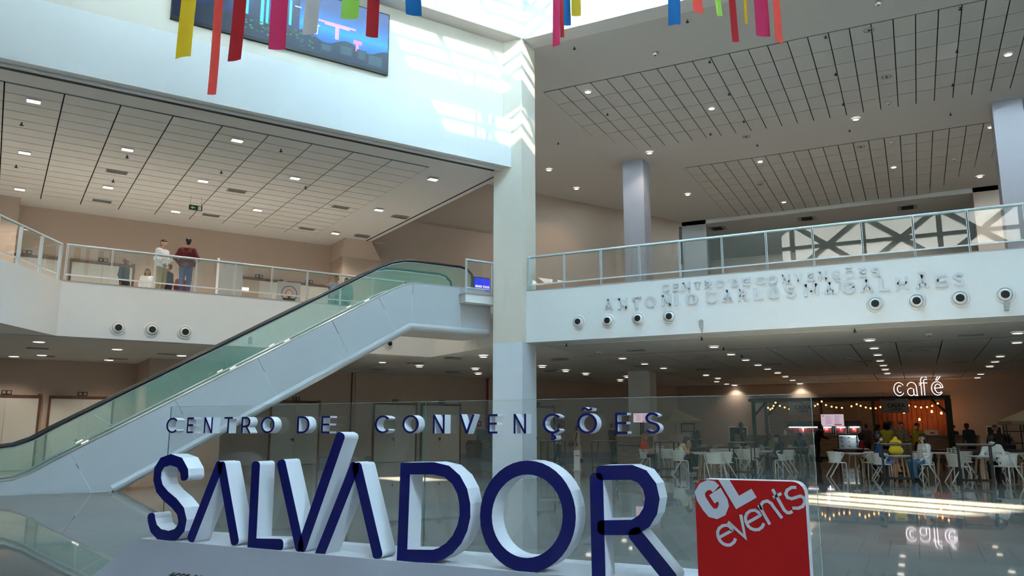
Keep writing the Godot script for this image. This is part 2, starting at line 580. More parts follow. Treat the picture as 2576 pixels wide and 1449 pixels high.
func make_structure() -> void:
	# ground floor: polished slabs near the eye, one sheet beyond
	var floor_ := sbox("floor", Vector3(-62, -0.3, -62), Vector3(42, -0.004, 26), M.floor)
	var spots := []
	for i in range(-26, 14):
		for j in range(-38, 4):
			var c := Vector2(i * 1.2 + 0.6 * (j % 2), j * 1.2)
			var p := Vector3(c.x, 0, c.y)
			var v := eye_basis.inverse() * (p - EYE)
			if v.z < -2.0 and absf(v.x / -v.z) < 0.72 and v.y / -v.z > -0.42:
				spots.append([-v.z, c])
	spots.sort_custom(func(a, b): return a[0] < b[0])
	for k in mini(300, spots.size()):
		var c: Vector2 = spots[k][1]
		part(floor_, "floor_slab", boxm(Vector3(1.195, 0.02, 1.195)), M["floor%d" % (rng.randi() % 3)], Transform3D(Basis(), Vector3(c.x + 10.0, 0.142, c.y + 18.0)))
	# outer walls
	sbox("wall_left", Vector3(-40, 0, -35.0), Vector3(50, SOFFIT, -34.5), M.beige, TL)
	sbox("wall_cafe", Vector3(-16, 0, -47.6), Vector3(42, SOFFIT, -47.0), M.beige)
	sbox("wall_right", Vector3(33, 0, -62), Vector3(33.5, ROOF, 24), M.white)
	sbox("wall_far_left", Vector3(-62, 0, -62), Vector3(-61.5, ROOF, 24), M.white)
	sbox("wall_behind", Vector3(-62, 0, 14), Vector3(42, 12.4, 14.5), M.beige)
	sbox("wall_behind", Vector3(-62, 15.9, 14), Vector3(42, ROOF, 14.5), M.white)
	sbox("wall_pier", Vector3(4.75, 0, -34.5), Vector3(7.4, SOFFIT, -31.5), M.beige, TL)
	# mezzanine decks, with their white fascias
	var K := lpt(1.38, 25.75)
	var Kc := K + Vector2(0.5, S3) * 22.0
	var Ko := Kc + Vector2(-S3, 0.5) * 30.0
	var deck := [Vector2(-10.5, -21.7), Vector2(33, -21.7), Vector2(33, -60), Vector2(-30, -60), lpt(-20, 45), Ko, Kc, K, lpt(13.3, 25.75), lpt(13.3, 20.62)]
	slab_poly("mezzanine_floor", deck, SOFFIT, MEZZ, M.white)
	# stone strip along the deck edge under the guard rails
	sbox("trim_1", Vector3(-10.46, MEZZ, -21.98), Vector3(33, MEZZ + 0.025, -21.69), M.roll_grey)
	sbox("trim_2", Vector3(1.38, MEZZ, -26.05), Vector3(13.28, MEZZ + 0.025, -25.74), M.roll_grey, TL)
	# soffit tiles
	var so := sbox("ceiling_under_right", Vector3(-10.4, SOFFIT - 0.012, -46.99), Vector3(33, SOFFIT - 0.002, -22.6), M.ceiling)
	var strip := func(a: float, b: float): sbox("ceiling_band", Vector3(-10.3, SOFFIT - 0.03, a), Vector3(33, SOFFIT - 0.012, b), M.ceiling)
	strip.call(-26.2, -22.62)
	strip.call(-40.2, -35.9)
	strip.call(-46.98, -46.0)
	var local := func(v: float): return v
	tiles(so, steps(-10.4 - 11.3, 4.0 - 11.3, 1.25), steps(-35.9 + 34.795, -26.2 + 34.795, 0.625), -0.016, func(_p): return true, [M.tile, M.tile_warm, M.tile])
	tiles(so, steps(-10.4 - 11.3, 5.0 - 11.3, 1.25), steps(-46.0 + 34.795, -40.2 + 34.795, 0.625), -0.016, func(_p): return true, [M.tile, M.tile_warm, M.tile])
	sbox("ceiling_under_left", Vector3(-20, SOFFIT - 0.03, -34.5), Vector3(13.2, SOFFIT - 0.004, -25.9), M.ceiling, TL)
	# left gallery: back wall, doors' wall, ceiling and beam
	sbox("wall_mezzanine_left", Vector3(-30, MEZZ, -34.2), Vector3(34, 11.27, -33.3), M.beige, TL)
	sbox("wall_mezzanine_left", Vector3(13.2, 11.27, -34.2), Vector3(34, RCEIL, -33.5), M.beige, TL)
	var pier := st_new()
	add_box(pier, Vector3(12.15, MEZZ, -33.3), Vector3(13.95, 8.86, -32.0))
	var prof := PackedVector2Array([Vector2(-33.3, 8.86), Vector2(-31.98, 8.86), Vector2(-31.5, 9.57), Vector2(-33.3, 9.57)])
	for x in [12.0, 13.2]:
		pass
	var cap := st_new()
	for q in prof.size():
		var a := prof[q]
		var b := prof[(q + 1) % prof.size()]
		quad(pier, Vector3(12.05, a.y, a.x), Vector3(12.05, b.y, b.x), Vector3(13.25, b.y, b.x), Vector3(13.95, a.y, a.x))
	tri(pier, Vector3(12.05, 8.86, -33.3), Vector3(12.05, 8.86, -31.98), Vector3(12.05, 9.57, -31.5))
	tri(pier, Vector3(12.05, 8.86, -33.3), Vector3(12.05, 9.57, -31.5), Vector3(12.05, 9.57, -33.3))
	struct("wall_pier", done(pier), M.beige, TL)
	sbox("wall_pier", Vector3(-20, MEZZ, -33.3), Vector3(0.2, LCEIL, -32.2), M.beige, TL)
	var lc := sbox("ceiling_left", Vector3(-24, LCEIL, -33.3), Vector3(13.25, LCEIL + 0.25, -20.36), M.ceiling, TL)
	var c0 := Vector3((-24 + 13.25) / 2, LCEIL + 0.125, (-33.3 - 20.36) / 2)
	var u0 := -0.056 * 8.17
	tiles(lc, steps(u0 - 2.5 - c0.x, u0 + 11.25 - c0.x, 1.25), steps(-31.925 - c0.z, -21.29 - c0.z, 0.625), -0.125 - 0.016, func(_p): return true, [M.tile, M.tile_warm, M.tile])
	sbox("trim_3", Vector3(-24, LCEIL - 0.01, -20.54), Vector3(12.7, LCEIL + 0.002, -20.42), M.dark, TL)
	sbox("trim_4", Vector3(13.0, LCEIL - 0.01, -32.7), Vector3(13.06, LCEIL + 0.002, -21.0), M.vent_dark, TL)
	sbox("wall_beam_left", Vector3(-24, 9.65, -20.36), Vector3(13.35, 11.26, -20.1), M.white, TL)
	sbox("trim_5", Vector3(-24, LCEIL, -20.42), Vector3(13.3, 9.66, -20.36), M.ceiling, TL)
	sbox("wall_screen", Vector3(-24, 11.2, -20.9), Vector3(13.2, RCEIL, -20.36), M.cream, TL)
	sbox("wall_return", Vector3(12.9, LCEIL + 0.25, -33.3), Vector3(13.25, RCEIL, -20.8), M.white, TL)
	sbox("wall_upper_left", Vector3(-24, RCEIL, -21.2), Vector3(13.4, ROOF, -19.77), M.white, TL)
	sbox("wall_upper_side", Vector3(-6, LCEIL, -12.5), Vector3(24.4, ROOF, -11.8), M.white, TC)
	# right gallery
	sbox("wall_upper_right", Vector3(-11.4, RCEIL - 0.004, -22.2), Vector3(33, ROOF, -21.5), M.white)
	var rc := sbox("ceiling_right", Vector3(-27, RCEIL, -46.5), Vector3(33, RCEIL + 0.3, -21.52), M.ceiling)
	var r0 := Vector3(3.0, RCEIL + 0.15, -34.01)
	var x0 := 0.0753 * 12.57
	tiles(rc, steps(x0 - 0.625 * 20 - r0.x, x0 + 0.625 * 16 - r0.x, 0.625), steps(-33.0 - r0.z, -25.4 - r0.z, 1.25), -0.15 - 0.016, func(p): return -0.866 * (p.x + r0.x) - 0.5 * (p.y + r0.z) < 25.2, [M.tile, M.tile_warm, M.tile_new])
	tiles(rc, steps(x0 - 0.625 * 16 - r0.x, x0 + 0.625 * 17 - r0.x, 0.625), steps(-46.5 - r0.z, -36.45 - r0.z, 1.25), -0.15 - 0.016, func(p): return p.x + r0.x < 4.2 + minf(0.0, (p.y + r0.z + 41.0) * 0.5), [M.tile, M.tile_warm, M.tile_new])
	# back of the right gallery: pieces of wall with a dark room beyond
	var za := -46.5
	var e0 := on_z(1655, 600, za).x
	var e1 := on_z(1716, 600, za).x
	var e2 := on_z(1777, 600, za).x
	var e3 := on_z(2455, 560, za).x
	var lint := on_z(1690, 556, za).y
	sbox("wall_back_right", Vector3(-22, MEZZ, za - 0.5), Vector3(e0, RCEIL, za), M.beige)
	sbox("wall_back_right", Vector3(e0, lint, za - 0.5), Vector3(e1, RCEIL, za), M.ceiling)
	sbox("wall_back_right", Vector3(e1, MEZZ, za - 0.5), Vector3(e2, RCEIL, za), M.roll_grey)
	sbox("wall_back_right", Vector3(e3, MEZZ, za - 0.5), Vector3(33, RCEIL, za), M.beige)
	sbox("ceiling_back_right", Vector3(-22, RCEIL - 0.25, -57), Vector3(33, RCEIL + 0.3, za), M.ceiling)
	sbox("wall_back_room", Vector3(-22, MEZZ, -57.5), Vector3(33, RCEIL, -57), M.beige)
	sbox("wall_back_side", Vector3(-22.4, SOFFIT, -57.5), Vector3(-22, RCEIL + 0.3, -44), M.beige)
	sbox("wall_back_side", Vector3(-22.4, SOFFIT, -62), Vector3(33.4, ROOF, -61.6), M.white)
	# structural columns
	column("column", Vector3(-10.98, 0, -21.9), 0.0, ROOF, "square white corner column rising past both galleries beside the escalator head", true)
	column("column", Vector3(-10.99, 0, -34.8), 0.0, SOFFIT, "square grey-white column beside the coffee kiosk counter", false)
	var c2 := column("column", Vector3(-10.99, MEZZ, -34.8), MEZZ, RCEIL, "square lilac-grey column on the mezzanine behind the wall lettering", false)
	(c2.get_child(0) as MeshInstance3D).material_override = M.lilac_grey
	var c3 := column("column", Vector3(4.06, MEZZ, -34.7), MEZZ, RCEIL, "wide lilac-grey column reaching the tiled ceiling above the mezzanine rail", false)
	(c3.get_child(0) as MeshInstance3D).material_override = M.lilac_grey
	# unseen roof with the skylight opening plus two small ones added for floor sun (left-gallery axes) and the glazed wall behind the eye
	for r in [[-70.0, -1.0, -70.0, 70.0], [-1.0, 0.6, -70.0, -9.5], [-1.0, 0.6, -6.5, 70.0], [0.6, 2.5, -70.0, 70.0], [2.5, 6.0, -70.0, -23.0], [2.5, 6.0, -18.0, 70.0], [6.0, 15.6, -70.0, 7.0], [6.0, 15.6, 16.6, 70.0], [15.6, 70.0, -70.0, 70.0]]:
		sbox("roof", Vector3(r[0], ROOF, -r[3]), Vector3(r[1], ROOF + 0.4, -r[2]), M.white, TL)  # carried far past the walls as added shade over the foreground
	skylight()
	truss_wall()

func column(called: String, at: Vector3, y0: float, y1: float, label: String, banded: bool) -> Node3D:
	var c := thing(called, label, "column", xf(at))
	if banded:
		pbox(c, "shaft", Vector3(-0.5, SOFFIT, -0.5), Vector3(0.5, y1, 0.5), M.cream)
		pbox(c, "lower_shaft", Vector3(-0.5, 0, -0.5), Vector3(0.5, SOFFIT, 0.5), M.cool_white)  # below the soffit the shaft is a cooler white
	else:
		pbox(c, "shaft", Vector3(-0.5, 0, -0.5), Vector3(0.5, y1 - y0, 0.5), M.white)
	c.set_meta("kind", "structure")
	return c

func skylight() -> void:
	var o := thing("skylight", "glazed rooflight with steel bars over the atrium", "skylight", TL * Transform3D(Basis(), Vector3(0, ROOF, 0)))
	o.set_meta("kind", "structure")
	for k in 12:
		var n := 7.3 + k * 0.83
		var main := k == 3
		pbox(o, "glazing_bar", Vector3(6.0, 0.05, -n - (0.45 if main else 0.065)), Vector3(15.6, 0.35 if main else 0.17, -n + (0.45 if main else 0.065)), M.white_metal)
	for u in [7.9, 9.8, 11.7, 13.6]:
		pbox(o, "cross_bar", Vector3(u - 0.08, 0.05, -16.6), Vector3(u + 0.08, 0.2, -7.0), M.white_metal)
	for u in [2.9, 3.8, 4.9]:
		pbox(o, "added_sun_slat", Vector3(u - 0.09, 0.05, 18.0), Vector3(u + 0.09, 0.2, 23.0), M.white_metal)  # slats added to cut the floor sun into streaks
	pbox(o, "pane", Vector3(6.0, 0.2, -16.6), Vector3(15.6, 0.212, -7.0), M.glass_skylight)

func truss_wall() -> void:
	var o := thing("truss_glazing", "glazed wall with crossed steel trusses across the hall", "glazing", xf(Vector3(0, 12.4, 14.2)))
	o.set_meta("kind", "structure")
	var h := 3.5
	var bay := 4.6
	for k in 13:
		var x := -29.9 + bay * k
		pbox(o, "mullion", Vector3(x - 0.16, 0, -0.15), Vector3(x + 0.16, h, 0.15), M.roll_grey)
		if k == 12:
			break
		part(o, "truss_bar", barm(Vector3(x, 0, 0), Vector3(x + bay, h, 0), 0.34), M.roll_grey)
		part(o, "truss_bar", barm(Vector3(x, h, 0), Vector3(x + bay, 0, 0), 0.34), M.roll_grey)
		pbox(o, "pane", Vector3(x, 0, 0.2), Vector3(x + bay, h, 0.212), M.glass_roof)
	for y in [0.0, h / 2, h]:
		pbox(o, "transom", Vector3(-30, y - 0.12, -0.15), Vector3(30, y + 0.12, 0.15), M.roll_grey)

# ---------------------------------------------------------------- letter sign in the foreground
func zpts(src: Array, ox: float, oy: float, s: float) -> Array:     # crop pixels to the sign's front plane
	var out := []
	for p in src:
		var w := on_z(ox + p[0] / s, oy + p[1] / s, SIGN_Z)
		out.append(Vector2(w.x, w.y))
	return out

func big_letter(sign_: Node3D, strokes: Array, w: float) -> void:
	var st := st_new()
	var face := st_new()
	for s in strokes:
		for poly in stroke_polys(s[0], w, s[1], 0.75):
			add_prism(st, poly, SIGN_Z - 0.2, SIGN_Z - 0.004)
			add_prism(face, poly, SIGN_Z - 0.004, SIGN_Z)
	var l := part(sign_, "letter", done(st), M.letter_white)
	part(l, "letter_face", done(face), M.navy)

func make_sign() -> void:
	var s := thing("letter_sign", "big navy letters SALVADOR with white sides standing on a grey sloping plinth", "sign")
	# plinth: white top, sloping grey front
	var st := st_new()
	var x0 := -7.0
	var x1 := -0.35
	var top := 0.35
	var zf := SIGN_Z + 0.03
	var zb := -6.38
	var A := [Vector3(x0, top, zf), Vector3(x1, top, zf), Vector3(x1 + 0.2, 0, zf + 0.42), Vector3(x0 - 0.2, 0, zf + 0.42)]
	quad(st, A[0], A[1], A[2], A[3])
	quad(st, Vector3(x0, top, zb), A[0], A[3], Vector3(x0 - 0.2, 0, zb))
	quad(st, A[1], Vector3(x1, top, zb), Vector3(x1 + 0.2, 0, zb), A[2])
	quad(st, Vector3(x1, top, zb), Vector3(x0, top, zb), Vector3(x0 - 0.2, 0, zb), Vector3(x1 + 0.2, 0, zb))
	part(s, "plinth", done(st), M.plinth_grey)
	pbox(s, "plinth_top", Vector3(x0, top - 0.012, zb), Vector3(x1, top, zf - 0.001), M.letter_white)
	# printed tag on the slope
	var tag := TextMesh.new()
	var fnt := SystemFont.new()
	fnt.font_names = PackedStringArray(["Droid Sans"])
	fnt.font_weight = 700
	tag.font = fnt
	tag.text = "#CCS_SALVADOR"
	tag.font_size = 40
	tag.pixel_size = 0.0026
	tag.depth = 0.002
	part(s, "printed_tag", tag, M.print_dark, Transform3D(Basis(Vector3.RIGHT, -deg_to_rad(50.2)), Vector3(on_z(527, 1446, zf + 0.2).x, top - 0.245, zf + 0.3)))
	# letters traced on the front plane
	var z7 := func(a: Array): return zpts(a, 0, 965, 2.994)
	var z8 := func(a: Array): return zpts(a, 860, 965, 2.994)
	big_letter(s, [[z7.call([[1390, 730], [1386, 660], [1352, 596], [1285, 572], [1222, 594], [1188, 650], [1182, 720], [1200, 790], [1245, 845], [1310, 900], [1358, 960], [1373, 1030], [1362, 1090], [1326, 1134], [1268, 1152], [1200, 1136], [1156, 1090], [1140, 1030], [1136, 975]]), false]], 0.105)
	var ap: Vector2 = z7.call([[1662, 590]])[0]
	big_letter(s, [[[z7.call([[1428, 1190]])[0], ap], false], [[z7.call([[1772, 1215]])[0], ap], false]], 0.1)
	big_letter(s, [[z7.call([[1927, 585], [1896, 1208], [2132, 1214]]), false]], 0.1)
	var vb: Vector2 = z7.call([[2262, 1262]])[0]
	big_letter(s, [[[z7.call([[2112, 575]])[0], vb], false], [[vb, z7.call([[2572, 370]])[0]], false]], 0.1)
	var a2: Vector2 = z8.call([[106, 598]])[0]
	var low: Vector2 = z7.call([[2335, 1470]])[0]
	big_letter(s, [[[a2, low + (low - a2) * 0.04], false], [[a2, z8.call([[275, 1318]])[0]], false]], 0.1)
	big_letter(s, [[z8.call([[452, 1296], [477, 640], [690, 638], [790, 662], [860, 725], [905, 810], [926, 910], [926, 1000], [906, 1090], [866, 1175], [810, 1240], [740, 1285], [690, 1300]]), true]], 0.098)
	var o_in := []
	for k in 40:
		var a := TAU * k / 40.0
		o_in.append([1398 + cos(a) * 314, 1000 - sin(a) * 368])
	big_letter(s, [[z8.call(o_in), true]], 0.105)
	big_letter(s, [[z8.call([[1936, 1540], [1915, 672]]), false], [z8.call([[1915, 672], [2180, 668], [2262, 700], [2318, 775], [2338, 865], [2322, 960], [2276, 1035], [2200, 1083], [1925, 1086]]), false], [z8.call([[2180, 1100], [2500, 1500]]), false]], 0.105)
	# red box at the end of the plinth
	var b := thing("logo_box", "red panel with rounded corners, white edges and tilted grey lettering GL events", "sign")
	var zr := -5.4
	var p0 := on_z(1747, 1205, zr)
	var p1 := on_z(2023, 1213, zr)
	var w := p1.x - p0.x
	var h := 0.86
	var ctr := Vector2((p0.x + p1.x) / 2, p0.y - h / 2)
	var shape := rrect(w, h, 0.075)
	var moved := PackedVector2Array()
	for p in shape:
		moved.append(p + ctr)
	part(b, "case", prismm(moved, zr - 0.16, zr - 0.006), M.letter_white)
	part(b, "red_face", prismm(moved, zr - 0.006, zr), M.sign_red)
	pbox(b, "foot", Vector3(ctr.x - w / 2 + 0.02, 0.0, zr - 0.15), Vector3(ctr.x + w / 2 - 0.02, p0.y - h + 0.01, zr - 0.02), M.letter_white)
	var zc := func(a: Array) -> Array:
		var out := []
		for p in a:
			var q := on_z(1700 + p[0] / 5.386, 1180 + p[1] / 5.386, zr)
			out.append(Vector2(q.x, q.y))
		return out
	var put := func(polys: Array) -> void:
		var t := st_new()
		for poly in polys:
			for piece in Geometry2D.intersect_polygons(poly, moved):
				if piece.size() >= 3:
					add_prism(t, piece, zr, zr + 0.003, 1)
		part(b, "lettering", done(t), M.sign_grey)
	put.call(stroke_polys(zc.call([[548, 270], [500, 225], [440, 215], [370, 245], [325, 320], [345, 400], [420, 520], [480, 590], [550, 608], [620, 575], [652, 490], [640, 430], [590, 345], [490, 410]]), 0.062))
	put.call(stroke_polys(zc.call([[600, 60], [838, 452], [1062, 325]]), 0.062))
	var thin := 0.019
	put.call(stroke_polys(zc.call([[590, 925], [765, 830]]), thin))
	put.call(stroke_polys(zc.call([[768, 845], [745, 790], [700, 760], [640, 765], [590, 800], [568, 850], [572, 910], [600, 970], [640, 1010], [690, 1030], [740, 1028], [790, 990], [812, 940]]), thin))
	put.call(stroke_polys(zc.call([[708, 715], [940, 925], [880, 618]]), thin))
	put.call(stroke_polys(zc.call([[975, 725], [1145, 628]]), thin))
	put.call(stroke_polys(zc.call([[1150, 640], [1120, 585], [1070, 557], [1010, 565], [965, 600], [943, 655], [950, 710], [980, 770], [1020, 805], [1070, 822], [1125, 818], [1170, 785], [1195, 735]]), thin))
	put.call(stroke_polys(zc.call([[1125, 485], [1275, 750]]), thin))
	put.call(stroke_polys(zc.call([[1165, 550], [1150, 490], [1185, 445], [1240, 432], [1295, 465], [1330, 520], [1440, 665]]), thin))
	put.call(stroke_polys(zc.call([[1310, 272], [1470, 555], [1510, 590], [1545, 592], [1580, 572]]), thin))
	put.call(stroke_polys(zc.call([[1318, 385], [1432, 330]]), thin))
	put.call(stroke_polys(zc.call([[1632, 248], [1570, 248], [1510, 285], [1490, 335], [1515, 385], [1570, 402], [1640, 380], [1690, 365], [1740, 390], [1750, 450], [1720, 505], [1660, 530], [1580, 528]]), thin))
	glass_screen()

func glass_screen() -> void:
	var zg := -6.2
	var xs := [-7.37, -4.02, -0.68]
	var g := thing("glass_screen", "clear glass screen with small raised navy letters CENTRO DE CONVENÇÕES behind the big letters", "glass screen")
	for k in 2:
		var p := pbox(g, "pane", Vector3(xs[k] + 0.004, 0.35, zg - 0.005), Vector3(xs[k + 1] - 0.004, 1.668, zg + 0.005), M.glass)
		for e in [[Vector3(xs[k] + 0.004, 1.668, zg - 0.005), Vector3(xs[k + 1] - 0.004, 1.6705, zg + 0.005)]]:
			pbox(g, "pane_edge", e[0], e[1], M.glass_edge_light)
	pbox(g, "pane_edge", Vector3(xs[0] + 0.002, 0.35, zg - 0.005), Vector3(xs[0] + 0.004, 1.668, zg + 0.005), M.glass_edge)
	pbox(g, "pane_edge", Vector3(xs[1] - 0.003, 0.35, zg - 0.005), Vector3(xs[1] + 0.003, 1.668, zg + 0.005), M.glass_edge)
	pbox(g, "pane_edge", Vector3(xs[2] - 0.004, 0.35, zg - 0.005), Vector3(xs[2] - 0.001, 1.668, zg + 0.005), M.glass_edge_light)
	# left edge pixel of each letter's face in the photograph
	var text := "CENTRODECONVENÇÕES"
	var lefts := [418, 470, 513, 563, 607, 656, 747, 808, 942, 1012, 1089, 1155, 1227, 1292, 1365, 1452, 1548, 1623]
	var rights := [446, 486, 534, 584, 630, 690, 778, 829, 980, 1053, 1118, 1193, 1251, 1323, 1411, 1502, 1578, 1660]
	var zl := zg + 0.11
	for k in text.length():
		var a := on_z(lefts[k], 1075, zl).x
		var b := on_z(rights[k], 1075, zl).x
		var ch := text[k]
		var size := 0.165
		var y := on_z(1100, 1090.5, zl).y
		var gl := glyph(ch, 0.11)
		var st := st_new()
		var fc := st_new()
		var sx: float = (b - a) / (gl[0] * size)
		for poly in glyph_polys(ch, 0.11, size, Vector2.ZERO):
			var q := PackedVector2Array()
			for p in poly:
				q.append(Vector2(a + p.x * sx, y + p.y))
			add_prism(st, q, zg + 0.006, zl - 0.003)
			add_prism(fc, q, zl - 0.003, zl)
		var l := part(g, "letter", done(st), M.letter_white)
		part(l, "letter_face", done(fc), M.navy)

# ---------------------------------------------------------------- raised lettering and fittings on the white fascias
func fascia_lettering() -> void:
	var z := -21.7
	var o := thing("wall_lettering", "two lines of raised pale grey capital letters on the white mezzanine fascia", "lettering")
	var rows := [["CENTRODECONVENÇÕES", [1666, 1693, 1717, 1746, 1773, 1800, 1839, 1869, 1902, 1932, 1967, 1997, 2031, 2060, 2092, 2124, 2162, 2192], [1684, 1707, 1738, 1765, 1792, 1824, 1860, 1888, 1925, 1957, 1988, 2020, 2049, 2082, 2115, 2151, 2180, 2213], [1677, 733.5], [2204, 694], 0.22], \
		["ANTONIOCARLOSMAGALHÃES", [1520, 1555, 1591, 1622, 1665, 1699, 1724, 1777, 1817, 1858, 1896, 1930, 1977, 2024, 2074, 2117, 2165, 2212, 2254, 2304, 2353, 2398], [1543, 1580, 1615, 1652, 1690, 1707, 1757, 1804, 1845, 1882, 1921, 1963, 2003, 2060, 2105, 2151, 2198, 2239, 2287, 2339, 2384, 2428], [1532, 780], [2412, 719], 0.325]]
	for r in rows:
		var text: String = r[0]
		for k in text.length():
			var px0: float = r[1][k]
			var px1: float = r[2][k]
			var f := (px0 + px1) / 2.0
			var t: float = (f - r[3][0]) / (r[4][0] - r[3][0])
			var py := lerpf(r[3][1], r[4][1], t)
			var a := on_z(px0, py, z)
			var b := on_z(px1, py, z)
			var size: float = r[5]
			var gl := glyph(text[k], 0.19)
			var sx: float = (b.x - a.x) / (gl[0] * size)
			var st := st_new()
			for poly in glyph_polys(text[k], 0.19, size, Vector2.ZERO):
				var q := PackedVector2Array()
				for p in poly:
					q.append(Vector2(a.x + p.x * sx, (a.y + b.y) / 2 + p.y))
				add_prism(st, q, z, z + 0.035)
			part(o, "letter", done(st), M.relief)

func nozzle(at: Transform3D, label: String, group: String, d := 0.40) -> void:
	# jet air outlet: ring, white bowl and black mouth, facing +z
	var n := thing("jet_air_nozzle", label, "air nozzle", at, group)
	var face := Transform3D(Basis(Vector3.RIGHT, PI / 2), Vector3.ZERO)
	var r := d / 2
	part(n, "ring", lathem([Vector2(r, 0.0), Vector2(r, 0.02), Vector2(r * 0.92, 0.04), Vector2(r * 0.78, 0.035), Vector2(r * 0.74, 0.0)], 28), M.white, face)
	part(n, "bowl", lathem([Vector2(r * 0.74, 0.005), Vector2(r * 0.70, 0.06), Vector2(r * 0.55, 0.10), Vector2(r * 0.45, 0.11), Vector2(r * 0.43, 0.10)], 28), M.white, face)
	part(n, "mouth", cyl(r * 0.44, 0.02, 24), M.dark, face * Transform3D(Basis(), Vector3(0, 0.097, 0)))
	for k in 3:
		pbox(n, "vane", Vector3(-r * 0.4, -0.05 + k * 0.05, 0.1), Vector3(r * 0.4, -0.044 + k * 0.05, 0.112), M.vent_dark)

func fascia_fittings() -> void:
	for p in [[1456, 810, "left of the raised word ANTONIO"], [1530, 807, "right below the first letter A of ANTONIO"], [1606, 802, "right below the letter T of ANTONIO"], [1685, 797, "right below the letters NI of ANTONIO"]]:
		var q := on_z(p[0], p[1], -21.7)
		nozzle(xf(q), "round white air nozzle on the fascia " + p[2], "air nozzles on the right fascia")
	for p in [[2202, 765, "below the raised letters AL"], [2306, 758, "below the raised letter Ã"], [2415, 751, "below the last raised letter S"], [2528, 742, "past the lettering, with a speaker under it"]]:
		var q := on_z(p[0], p[1], -21.7)
		nozzle(xf(q), "round white air nozzle on the fascia " + p[2], "air nozzles on the right fascia", 0.42)
	for p in [[297, 825], [382, 830], [465, 836]]:
		var q := on_l(p[0], p[1], 25.75)
		nozzle(TL * xf(q), "round white air nozzle on the mezzanine fascia below the two standing men", "air nozzles on the left fascia", 0.44)
	var qn := on_l(978, 865, 25.75)
	nozzle(TL * xf(qn), "round white air nozzle under the escalator head", "")
	var k := 0
	for p in [[1765, 816], [2531, 771]]:
		var q := on_z(p[0], p[1], -21.7)
		var s := thing("wall_speaker", ["small grey wall speaker on the fascia below the letter R of CARLOS", "small grey wall speaker on the fascia right under an air nozzle"][k], "speaker", xf(q))
		pbox(s, "body", Vector3(-0.045, -0.1, 0), Vector3(0.045, 0.1, 0.07), M.roll_grey)
		pbox(s, "bracket", Vector3(-0.02, 0.1, 0), Vector3(0.02, 0.13, 0.03), M.vent_frame)
		k += 1
	var ql := on_l(629, 857, 25.75)
	var sl := thing("wall_speaker", "small grey wall speaker on the left fascia seen through the escalator glass", "speaker", TL * xf(ql))
	pbox(sl, "body", Vector3(-0.05, -0.1, 0), Vector3(0.05, 0.1, 0.07), M.roll_grey)
	pbox(sl, "bracket", Vector3(-0.02, 0.1, 0), Vector3(0.02, 0.13, 0.03), M.vent_frame)

# ---------------------------------------------------------------- guard rails
func guard(called: String, label: String, at: Transform3D, xs: Array, pane_mat: Material, h := 1.1, post_wide := 0.05) -> Node3D:
	# along x from xs[0] to the last; glass between slim double posts
	var g := thing(called, label, "railing", at)
	var a: float = xs[0]
	var b: float = xs[xs.size() - 1]
	part(g, "handrail", tubem([Vector3(a - 0.03, h - 0.03, 0), Vector3(b + 0.03, h - 0.03, 0)], 0.032, 10), M.white_metal)
	pbox(g, "lower_rail", Vector3(a, 0.17, -0.022), Vector3(b, 0.205, 0.022), M.white_metal)
	for k in xs.size():
		var x: float = xs[k]
		var p := st_new()
		add_box(p, Vector3(x - post_wide / 2, 0.0, -0.03), Vector3(x - post_wide / 2 + 0.014, h - 0.04, 0.03))
		add_box(p, Vector3(x + post_wide / 2 - 0.014, 0.0, -0.03), Vector3(x + post_wide / 2, h - 0.04, 0.03))
		part(g, "post", done(p), M.white_metal)
		if k > 0:
			var w: float = xs[k - 1]
			pbox(g, "pane", Vector3(w + post_wide / 2 + 0.005, 0.21, -0.005), Vector3(x - post_wide / 2 - 0.005, h - 0.075, 0.005), pane_mat)
			pbox(g, "pane_gasket", Vector3(w + post_wide / 2 + 0.005, h - 0.075, -0.008), Vector3(x - post_wide / 2 - 0.005, h - 0.055, 0.008), M.glass_edge)
	return g

func make_guards() -> void:
	guard("guard_rail", "long white steel and glass guard rail above the wall lettering", xf(Vector3(0, MEZZ + 0.02, -21.78)), steps(-10.42, 8.7, 1.19), M.glass)
	guard("guard_rail", "white steel and glass guard rail where the two men stand talking", TL * xf(Vector3(0, MEZZ + 0.02, -25.83)), steps(1.45, 13.3, 1.19), M.glass)
	guard("guard_rail", "white guard rail with wide pale posts along the side gallery", TC * xf(Vector3(0, MEZZ + 0.02, -11.8)), steps(23.0 - 1.04 * 7, 23.01, 1.04), M.glass, 1.1, 0.09)
	# little balcony beside the escalator head
	var b := thing("balcony_slab", "small white balcony slab beside the escalator head", "balcony", TL * xf(Vector3(11.95, 5.33, -21.0)))
	pbox(b, "slab", Vector3(0, 0, -0.28), Vector3(1.2, 0.26, 0.1), M.white)
	pbox(b, "edge_strip", Vector3(-0.02, 0.26, -0.28), Vector3(1.2, 0.28, 0.12), M.roll_grey)
	guard("guard_rail", "short glass guard rail on the small balcony in front of a blue screen", TL * xf(Vector3(11.95, 5.61, -20.98)), [0.06, 1.02], M.glass, 1.1)

